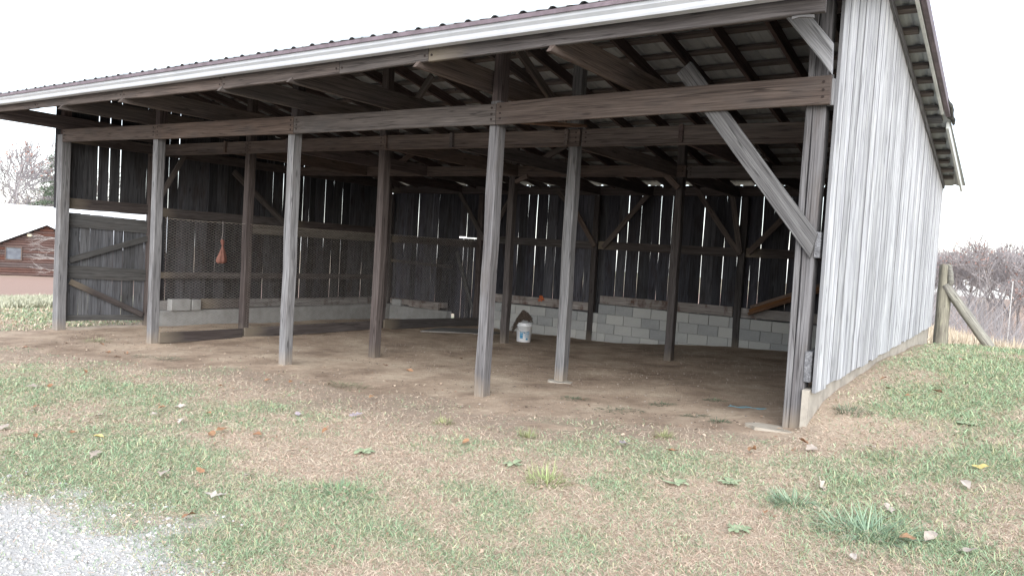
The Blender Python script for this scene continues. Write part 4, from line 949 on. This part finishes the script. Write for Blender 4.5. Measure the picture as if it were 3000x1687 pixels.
for kind, lst in (('oak', oak), ('oval', oval)):
    for i, (x, y) in enumerate(lst):
        ck = 'purple' if (x, y) in purple else 'yellow' if (x, y) in yellow else 'brown' if (x, y) in brown else 'tan' if (kind == 'oak' or (x, y) in tanoval) else 'orange'
        big = (x, y) in SPECIAL
        L = (.115 if kind == 'oak' else .095)*(1.15 if big else random.uniform(.7, 1.0))
        shape = 'oak' if kind == 'oak' and i % 3 else ('star' if kind == 'oak' else 'oval')
        vs, fs = leaf_mesh(shape, i*7+len(kind), L)
        tx, ty = random.uniform(-.35, .35), random.uniform(-.3, .3)
        if (x, y) == (.54, -1.36): ty = -1.1
        lift = .03 if not (m_dirt(np.array([x]), np.array([y]))[0] > .6) else .004
        wm = Matrix.Translation((x, y, g1(x, y)+lift)) @ Matrix.Rotation(random.uniform(0, 6.28), 4, 'Z') @ Matrix.Rotation(tx, 4, 'X') @ Matrix.Rotation(ty, 4, 'Y')
        o = mesh_obj('fallen_leaf', vs, fs, LM[ck], None, wm, True)
        lx = x
        where = 'bare dirt at the barn front' if y > -1.5 and x < 0 else ('grass by the side wall' if x > 0 and y > -.3 else ('dry grass at the lower right' if x > -.2 else ('lawn at the left front' if x < -3.5 else 'lawn in the middle foreground')))
        word = {'tan': 'tan lobed' if kind == 'oak' else 'pale tan narrow', 'orange': 'small curled orange', 'brown': 'small dull brown', 'purple': 'purple grey', 'yellow': 'small yellow'}[ck]
        lab = SPECIAL.get((x, y), f'{word} leaf on the {where}')
        if not big: ALIKE.setdefault(lab, []).append((screen_x(x, y), o))
        tag(o, lab, 'leaf', 'fallen leaves in the yard' if big else f'{word} leaves on the {where}')

settle_alike()
def rosette(x, y, r, n, label):
    rr = random.Random(int(abs(x*913+y*71))); V = []; F = []; C_ = []
    for i in range(n):
        a = rr.uniform(0, 6.283); L = r*rr.uniform(.5, 1); w = L*rr.uniform(.16, .26); d = Vector((math.cos(a), math.sin(a), 0)); q = Vector((-d.y, d.x, 0)); b = len(V); p = Vector((x, y, g1(x, y)+.004))
        for t, ww in ((0, .2), (.35, .8), (.65, 1), (.9, .6), (1, .05)):
            h = p+d*L*t+Vector((0, 0, .5*L*t*(1-.75*t)*rr.uniform(.6, 1.3))); V += [h-q*w*ww, h+q*w*ww]
        for k in range(4): F += [(b+2*k, b+2*k+1, b+2*k+3), (b+2*k, b+2*k+3, b+2*k+2)]
        t = rr.random(); C_ += [[.23+.15*t, .29+.14*t, .17+.10*t]]*10
    o = np_mesh('weed', np.array([v[:] for v in V]), np.array(F), M_TUFT, None, np.array(C_)); tag(o, label, 'weed')
rosette(.02, -1.55, 0.090, 12, 'flat broad leaved weed on the dry grass left of the largest oak leaf')
rosette(.30, -2.25, 0.098, 12, 'upright broad leaved weed at the bottom of the dry grass patch, right of the middle')
rosette(-.25, -1.75, .10, 10, 'small round leaved weed on the dry grass left of the orange leaf')
rosette(-1.35, -1.95, 0.105, 14, 'leafy green weed beside the bright yellow green clump')
rosette(-2.45, -2.3, 0.098, 12, 'broad leaved weed in the middle lawn behind the soft green clump')
rosette(1.15, .55, 0.098, 12, 'broad leaved weed in the grass at the right edge by the side wall')
n = 2600; x = rng.uniform(-11, 1.9, n); y = rng.uniform(-5, 3, n); k = (m_gravel(x, y) < .5) & ~((x > -12) & (x < .15) & (y > .4)); x, y = x[k], y[k]; n = len(x)
z = gz(x, y)+rng.uniform(.008, .03, n); r = rng.uniform(.006, .019, n); a = rng.uniform(0, 6.28, n); tl = rng.uniform(-.5, .5, (n, 4))
Q = np.stack([np.stack([x+r*np.cos(a+j*1.571)*(1 if j % 2 else .6), y+r*np.sin(a+j*1.571)*(1 if j % 2 else .6), z+r*tl[:, j]], -1) for j in range(4)], 1)
F = np.arange(n)[:, None]*4; F = np.concatenate([F+np.array([[0,1,2]]), F+np.array([[0,2,3]])], 0)
cc = lerp(A([.22,.13,.08]), A([.52,.42,.32]), rng.random(n)); np_mesh('leaf_crumbs', Q.reshape(-1, 3), F, M_TUFT, None, np.repeat(cc, 4, 0)); tag(bpy.context.scene.objects['leaf_crumbs'], 'broken bits of dead leaves through the turf', 'leaf litter', kind='stuff')
# ------------------------------------------------------------------ trees
def bark(name, a, b): return plain(name, a, .95, 0, b, 5, .1)
BARK = bark('grey_bark', (.240,.216,.212), (.160,.140,.136)); TWIG = bark('purple_grey_twig', (.264,.228,.224), (.192,.160,.156))
def leafcol(name):
    m, nt, bs = new_mat(name); a = nd(nt, 'ShaderNodeAttribute', attribute_name='tint'); nt.links.new(a.outputs['Color'], bs.inputs['Base Color']); return m
M_LEAF = leafcol('autumn_leaf'); M_NEEDLE = leafcol('pine_needle')
def bare_tree(seed, H, leaf, leafc, spread=.55, twigs=1.0, depth=5):
    """returns (trunk MB, twig MB, leaf verts/faces/cols)"""
    rr = random.Random(seed); T = MB(); B = MB(); LV, LC = [], []
    tw = .010+.0012*H
    def grow(p, d, L, r, lev):
        pts = [p]; q = p.copy(); dd = d.copy(); K = 3
        for k in range(K):
            dd = (dd+Vector((rr.uniform(-.16,.16), rr.uniform(-.16,.16), rr.uniform(-.02,.14)))).normalized(); q = q+dd*L/K; pts.append(q.copy())
        (T if lev < 2 else B).tube(pts, [max(tw, r*(1-.45*k/K)) for k in range(K+1)], 5 if lev < 2 else 3, False)
        if lev >= depth:
            if leaf > 0:
                for k in range(3):
                    if rr.random() < leaf: LV.append(pts[rr.randint(1, K)]+Vector((rr.uniform(-.25,.25), rr.uniform(-.25,.25), rr.uniform(-.25,.2)))); LC.append(leafc[0].lerp(leafc[1], rr.random()))
            return
        nb = 3 if lev < 1 else (4 if rr.random() < .35*twigs else 3)
        for i in range(nb):
            a = rr.uniform(0, 6.283); t = Vector((math.cos(a), math.sin(a), 0)); ang = rr.uniform(.3, .3+spread)
            nd_ = (dd*math.cos(ang)+(t-dd*t.dot(dd)).normalized()*math.sin(ang)+Vector((0,0,.10))).normalized()
            grow(pts[-1] if i < 2 else pts[-2], nd_, L*rr.uniform(.62, .86), r*.55, lev+1)
    grow(Vector((0,0,-.3)), Vector((rr.uniform(-.05,.05), rr.uniform(-.05,.05), 1)), H*.30, H*.016, 0)
    return T, B, LV, LC
def crown_mesh(B, LV, LC, size, rr):
    V = [Vector(v) for v in B.v]; F = [list(f) for f in B.f]
    tri = []
    for f in F:
        for k in range(1, len(f)-1): tri.append((f[0], f[k], f[k+1]))
    cols = [(.30,.272,.268)]*len(V)
    for p, c in zip(LV, LC):
        a = Vector((rr.uniform(-1,1), rr.uniform(-1,1), rr.uniform(-1,1))).normalized(); b = a.orthogonal().normalized(); s = size*rr.uniform(.6, 1.3); k = len(V)
        V += [p+a*s, p+b*s*.6, p-a*s, p-b*s*.6]; tri += [(k, k+1, k+2), (k, k+2, k+3)]; cols += [tuple(c)]*4
    return np.array([v[:] for v in V]), np.array(tri), np.array(cols)
RED = (Vector((.27,.15,.125)), Vector((.38,.24,.20))); TAN = (Vector((.30,.20,.10)), Vector((.45,.33,.18)))
PROTO = {}; PH = {}
def proto(key, **kw):
    T, B, LV, LC = bare_tree(**kw); rr = random.Random(1); V, F, C = crown_mesh(B, LV, LC, .075, rr)
    PROTO[key] = (T, V, F, C); PH[key] = float(V[:, 2].max())
proto('a', seed=1, H=10, leaf=.03, leafc=RED); proto('b', seed=5, H=10, leaf=.30, leafc=RED, spread=.65); proto('c', seed=9, H=10, leaf=.0, leafc=RED, spread=.5); proto('d', seed=14, H=10, leaf=.10, leafc=TAN, spread=.7)
TM = {}
def tree(key, x, y, h, rot, label, group=None, name='bare_tree', z=None):
    zz = g1(x, y) if z is None else z
    o = empty(name, (x, y, zz), label, 'tree', group)
    wm = Matrix.Translation((x, y, zz)) @ Matrix.Rotation(rot, 4, 'Z') @ Matrix.Scale(h/PH[key], 4)
    if key not in TM:
        T, V, F, C = PROTO[key]
        t = T.obj('trunk', BARK, o, wm, True); c = np_mesh('crown', V, F, M_LEAF, o, C, wm); TM[key] = (t.data, c.data)
    else:
        for nme, me in zip(('trunk', 'crown'), TM[key]):
            q = bpy.data.objects.new(nme, me); link(q, o, None, wm)
    return o
def near_scale(h): return h
# woods beyond the meadow at right: nearer rank one by one
rr = random.Random(21)
GRP = 'bare autumn trees in the wood at right'
lab = {'a': 'grey bare tree with sparse red leaves in the right wood', 'b': 'tree with rust red leaves in the right wood', 'c': 'leafless purple grey tree in the right wood', 'd': 'bare tree with tan leaves in the right wood'}
spots = []
for i in range(26):
    Y = 50+rr.uniform(0, 26)+(i % 3)*3; t = (i+.5)/26
    X = -7.6*(Y/64)+t*11.5*(Y/64)+rr.uniform(-.4,.4)
    spots.append((X, Y))
special = {0: 'leftmost tree of the right wood, just clear of the barn wall'}
for i, (X, Y) in enumerate(spots):
    k = 'bacdacab'[i % 8]
    t = (X/(Y/64)+7.6)/11.5
    topz = 1.41+(.019+.026*math.exp(-((t-.3)/.13)**2)+.032*math.exp(-((t-.62)/.16)**2))*(Y+6.3)
    zb = g1(X, Y); t_o = tree(k, X, Y, max(4, (topz-zb)*rr.uniform(.86, 1.10)), rr.uniform(0, 6.28), lab[k], GRP+(' with rust leaves' if k == 'b' else ' with tan leaves' if k == 'd' else ' bare' if k == 'c' else ' with sparse red leaves')); ALIKE.setdefault(lab[k], []).append((screen_x(X, Y), t_o))
settle_alike()
# understorey brush that reads as one mass
V = []; F = []; Cc = []
for i in range(2600):
    Y = rng.uniform(38, 80); X = rng.uniform(-9, 4.5)*(Y/60); z = g1(X, Y); h = rng.uniform(.8, 3.6)
    p = np.array([X, Y, z]); top = p+np.array([rng.uniform(-2.4,2.4), rng.uniform(-.8,.8), h]); w = rng.uniform(.008,.02); b = len(V)
    mid = (p+top)/2+np.array([rng.uniform(-.3,.3), 0, 0])
    V += [p-[w,0,0], p+[w,0,0], mid-[w*.7,0,0], mid+[w*.7,0,0], top]; F += [(b,b+1,b+3),(b,b+3,b+2),(b+2,b+3,b+4)]
    c = np.array([.25,.238,.242])*rng.uniform(.7,1.2)+(np.array([.05,.015,-.01]) if rng.random() < .2 else 0); Cc += [c]*5
np_mesh('brush', np.array(V), np.array(F), M_LEAF, None, np.array(Cc)); tag(bpy.context.scene.objects['brush'], 'mass of grey brush under the trees of the right wood', 'brush', kind='stuff')
mb = MB(); zt = g1(.1, 46); mb.tube([(.1, 46, zt-.3), (.12, 46, 1.35-.0*1)], .035, 6); tag(mb.obj('thin_pole', plain('pale_pole', (.5,.49,.47))), 'thin pale upright pole before the wood at far right', 'pole')

# ------------------------------------------------------------------ log house and trees far left
def house():
    hx = Vector((.39, .92, 0)).normalized(); hy = Vector((-.92, .39, 0)).normalized(); O = Vector((-53.3, 18.02, 0))
    m = Matrix.Identity(4)
    for i in range(3): m[i][0] = hx[i]; m[i][1] = hy[i]; m[i][3] = O[i]
    m[2][2] = 1; m[2][3] = 0
    h = empty('log_house', (O.x, O.y, -2.1), 'brown log house with white metal roof left of the barn', 'house')
    LOG = wood('red_brown_log', (.165,.098,.082), (.105,.064,.054), (.08,.05,.045), .4, .10); WR = plain('white_metal_roof', (.80,.81,.82), .45, 0, (.74,.75,.76), 1, .4)
    sl = .49; pk = 1.18; hw = 3.2; base = -2.15
    z = base+.0
    while z < pk-.12:
        w = min(hw, (pk-.1-z)/sl)
        if z+.16 > pk-hw*sl: w = min(hw, max(.15, (pk-(z+.17))/sl))
        segs = [(-w, w)]
        if -1.14 < z+.085 < -.27: segs = [(-w, -2.27), (-1.37, w)]
        for a, b in segs:
            if b-a < .1: continue
            mb = MB(); mb.tube([(a, 0, z+.085), (b, 0, z+.085)], .088, 8); mb.obj('log', LOG, h, m)
        z += .165
    mb = MB(); mb.box((-hw, .05, base-.3), (hw, 7, pk-hw*sl)); mb.v += [(-hw, .05, pk-hw*sl), (hw, .05, pk-hw*sl), (0, .05, pk)]; k = len(mb.v); mb.f.append((k-3, k-2, k-1)); mb.obj('wall', LOG, h, m)
    for s in (-1, 1):   # gable roof slopes with a thin pale edge
        mb = MB(); a = (0, -.45, pk+.08); b = (s*(hw+.5), -.45, pk+.08-(hw+.5)*sl)
        mb.v = [a, b, (b[0], 7.5, b[2]), (0, 7.5, a[2])]+[(v[0], v[1], v[2]+.12) for v in [a, b, (b[0], 7.5, b[2]), (0, 7.5, a[2])]]
        mb.f = [(0,1,2,3),(4,5,6,7),(0,1,5,4),(1,2,6,5),(2,3,7,6),(3,0,4,7)]; mb.obj('gable_roof', WR, h, m)
    mb = MB(); ey, ez, ry, rz = 1.2, -.25, 8.0, 2.52
    mb.v = [(-16, ey, ez), (9, ey, ez), (9, ry, rz), (-16, ry, rz)]+[(-16, ey, ez+.12), (9, ey, ez+.12), (9, ry, rz+.12), (-16, ry, rz+.12), (-16, 14.8, ez), (9, 14.8, ez), (-16, 14.8, ez+.12), (9, 14.8, ez+.12)]
    mb.f = [(0,1,2,3),(4,5,6,7),(0,1,5,4),(3,2,9,8),(7,6,11,10),(8,9,11,10),(1,2,6,5),(0,3,7,4),(2,9,11,6),(3,8,10,7)]; mb.obj('main_roof', WR, h, m)
    mb = MB(); mb.box((-15.5, 1.7, base-.3), (8.5, 14.3, ez+.1)); mb.obj('main_wall', LOG, h, m)
    fr = MB()
    for lo, hi in (((-2.30,-.13,-1.17),(-1.34,-.06,-1.09)),((-2.30,-.13,-.33),(-1.34,-.06,-.25)),((-2.30,-.13,-1.09),(-2.23,-.06,-.33)),((-1.41,-.13,-1.09),(-1.34,-.06,-.33))): fr.box(lo, hi)
    fo = fr.obj('window', plain('dark_window_frame', (.12,.085,.07)), h, m)
    mb = MB(); mb.box((-2.24,-.07,-1.10), (-1.40,-.03,-.32)); g = plain('window_glass', (.16,.18,.20), .12, 0, (.11,.12,.14), 2, .6); mb.obj('pane', g, fo, m)
    mb = MB(); mb.lathe([(0,0),(.13,.02),(.16,.1),(.13,.18),(0,.2)], 12, -.95, -.15); mb.obj('floodlight', plain('cream_lamp', (.7,.66,.5)), h, m @ Matrix.Translation((0, 0, .42)))
    tb = plank('timber_edging', O+hx*-7+hy*-1.2+Vector((0,0,-2.32)), O+hx*7+hy*-1.2+Vector((0,0,-2.6)), .2, .28, wood('brown_edging', (.22,.14,.10), (.14,.09,.07), (.13,.09,.07), .3, .1), None, hy)
    tag(tb, 'long brown timber edging on the bank below the log house', 'edging')
house()
LG = 'trees behind the log house'
def at_px(x, r):     # horizontal bearing of a picture column, at range r
    t = (x-1288)/1925; dx = Fv.x+Rv.x*t-Uv.x*.08; dy = Fv.y+Rv.y*t-Uv.y*.08; q = math.hypot(dx, dy); return CAM.x+dx/q*r, CAM.y+dy/q*r
for i, (px, r, hh, k, lb) in enumerate([(-42, 74, 11.5, 'b', 'red leaved tree behind the house at the left picture edge'), (22, 84, 9.8, 'a', 'bare tree second from left behind the white roof'), (58, 80, 7.5, 'd', 'low tan leaved tree behind the white roof'), (84, 88, 10.6, 'a', 'slender tree with sparse red leaves in the middle behind the white roof'),
      (160, 92, 10.5, 'c', 'leafless tree behind the white roof next to the barn post'), (105, 96, 8.6, 'c', 'small leafless tree far behind the white roof')]):
    X, Y = at_px(px, r); tree(k, X, Y, hh, 1.3*i, lb, LG, z=-2.6)
def pine(X, Y, z, H, label):
    o = empty('pine_tree', (X, Y, z), label, 'tree'); rr = random.Random(8)
    mb = MB(); mb.tube([(X, Y, z-.3), (X+.1, Y, z+H*.6), (X, Y, z+H)], [.2, .12, .03], 7); mb.obj('trunk', BARK, o)
    V = []; F = []; C = []
    for i in range(95):
        t = rr.uniform(.28, 1); zz = z+H*t; L = (1-t)*H*.33+.35; a = rr.uniform(0, 6.283)
        for j in range(46):
            q = rr.uniform(.1, 1)**.7; p = Vector((X+math.cos(a)*L*q+rr.uniform(-.22,.22), Y+math.sin(a)*L*q+rr.uniform(-.22,.22), zz+L*q*.12-q*q*.3+rr.uniform(-.12,.12)))
            d = Vector((rr.uniform(-1,1), rr.uniform(-1,1), rr.uniform(-.3,.8))).normalized(); s = d.orthogonal().normalized()*.035; k = len(V); V += [p-s, p+s, p+d*rr.uniform(.2,.42)]; F.append((k, k+1, k+2)); c = rr.uniform(.7, 1.25); C += [(.12*c,.15*c,.10*c)]*3
    np_mesh('crown', np.array([v[:] for v in V]), np.array(F), M_NEEDLE, o, np.array(C))
X, Y = at_px(128, 78); pine(X, Y, -2.6, 10.2, 'dark green loose pine behind the white roof beside the barn post')
# pale bare shrub branches before the house, and a red leaved spray at the left edge
mb = MB(); rr = random.Random(12)
def branch(p, d, L, r, lev):
    q = p+d*L; mb.tube([p, p+d*L*.5+Vector((0,0,rr.uniform(-.05,.06))), q], [r, r*.8, r*.6], 4, False)
    if lev == 0: return
    for i in range(3):
        dd = (d+Vector((rr.uniform(-.5,.5), rr.uniform(-.5,.5), rr.uniform(-.35,.45)))).normalized(); branch(p+d*L*rr.uniform(.4, 1), dd, L*rr.uniform(.5,.8), r*.6, lev-1)
X, Y = at_px(176, 40); base = Vector((X, Y, g1(X, Y)))
sh = empty('bare_shrub', tuple(base), 'pale leafless branches reaching in front of the log house', 'shrub')
left = Vector((-.36, -.93, 0))
for zz in (1.0, 1.45, 1.9, 2.4): branch(base+Vector((0,0,zz)), (left+Vector((0,0,rr.uniform(-.1,.15)))).normalized(), .95, .013, 3)
mb.tube([base-Vector((0,0,.2)), base+Vector((0,0,1.2)), base+Vector((.1,0,2.6))], [.07,.05,.03], 6); mb.obj('stems', plain('pale_twig', (.46,.43,.40)), sh)
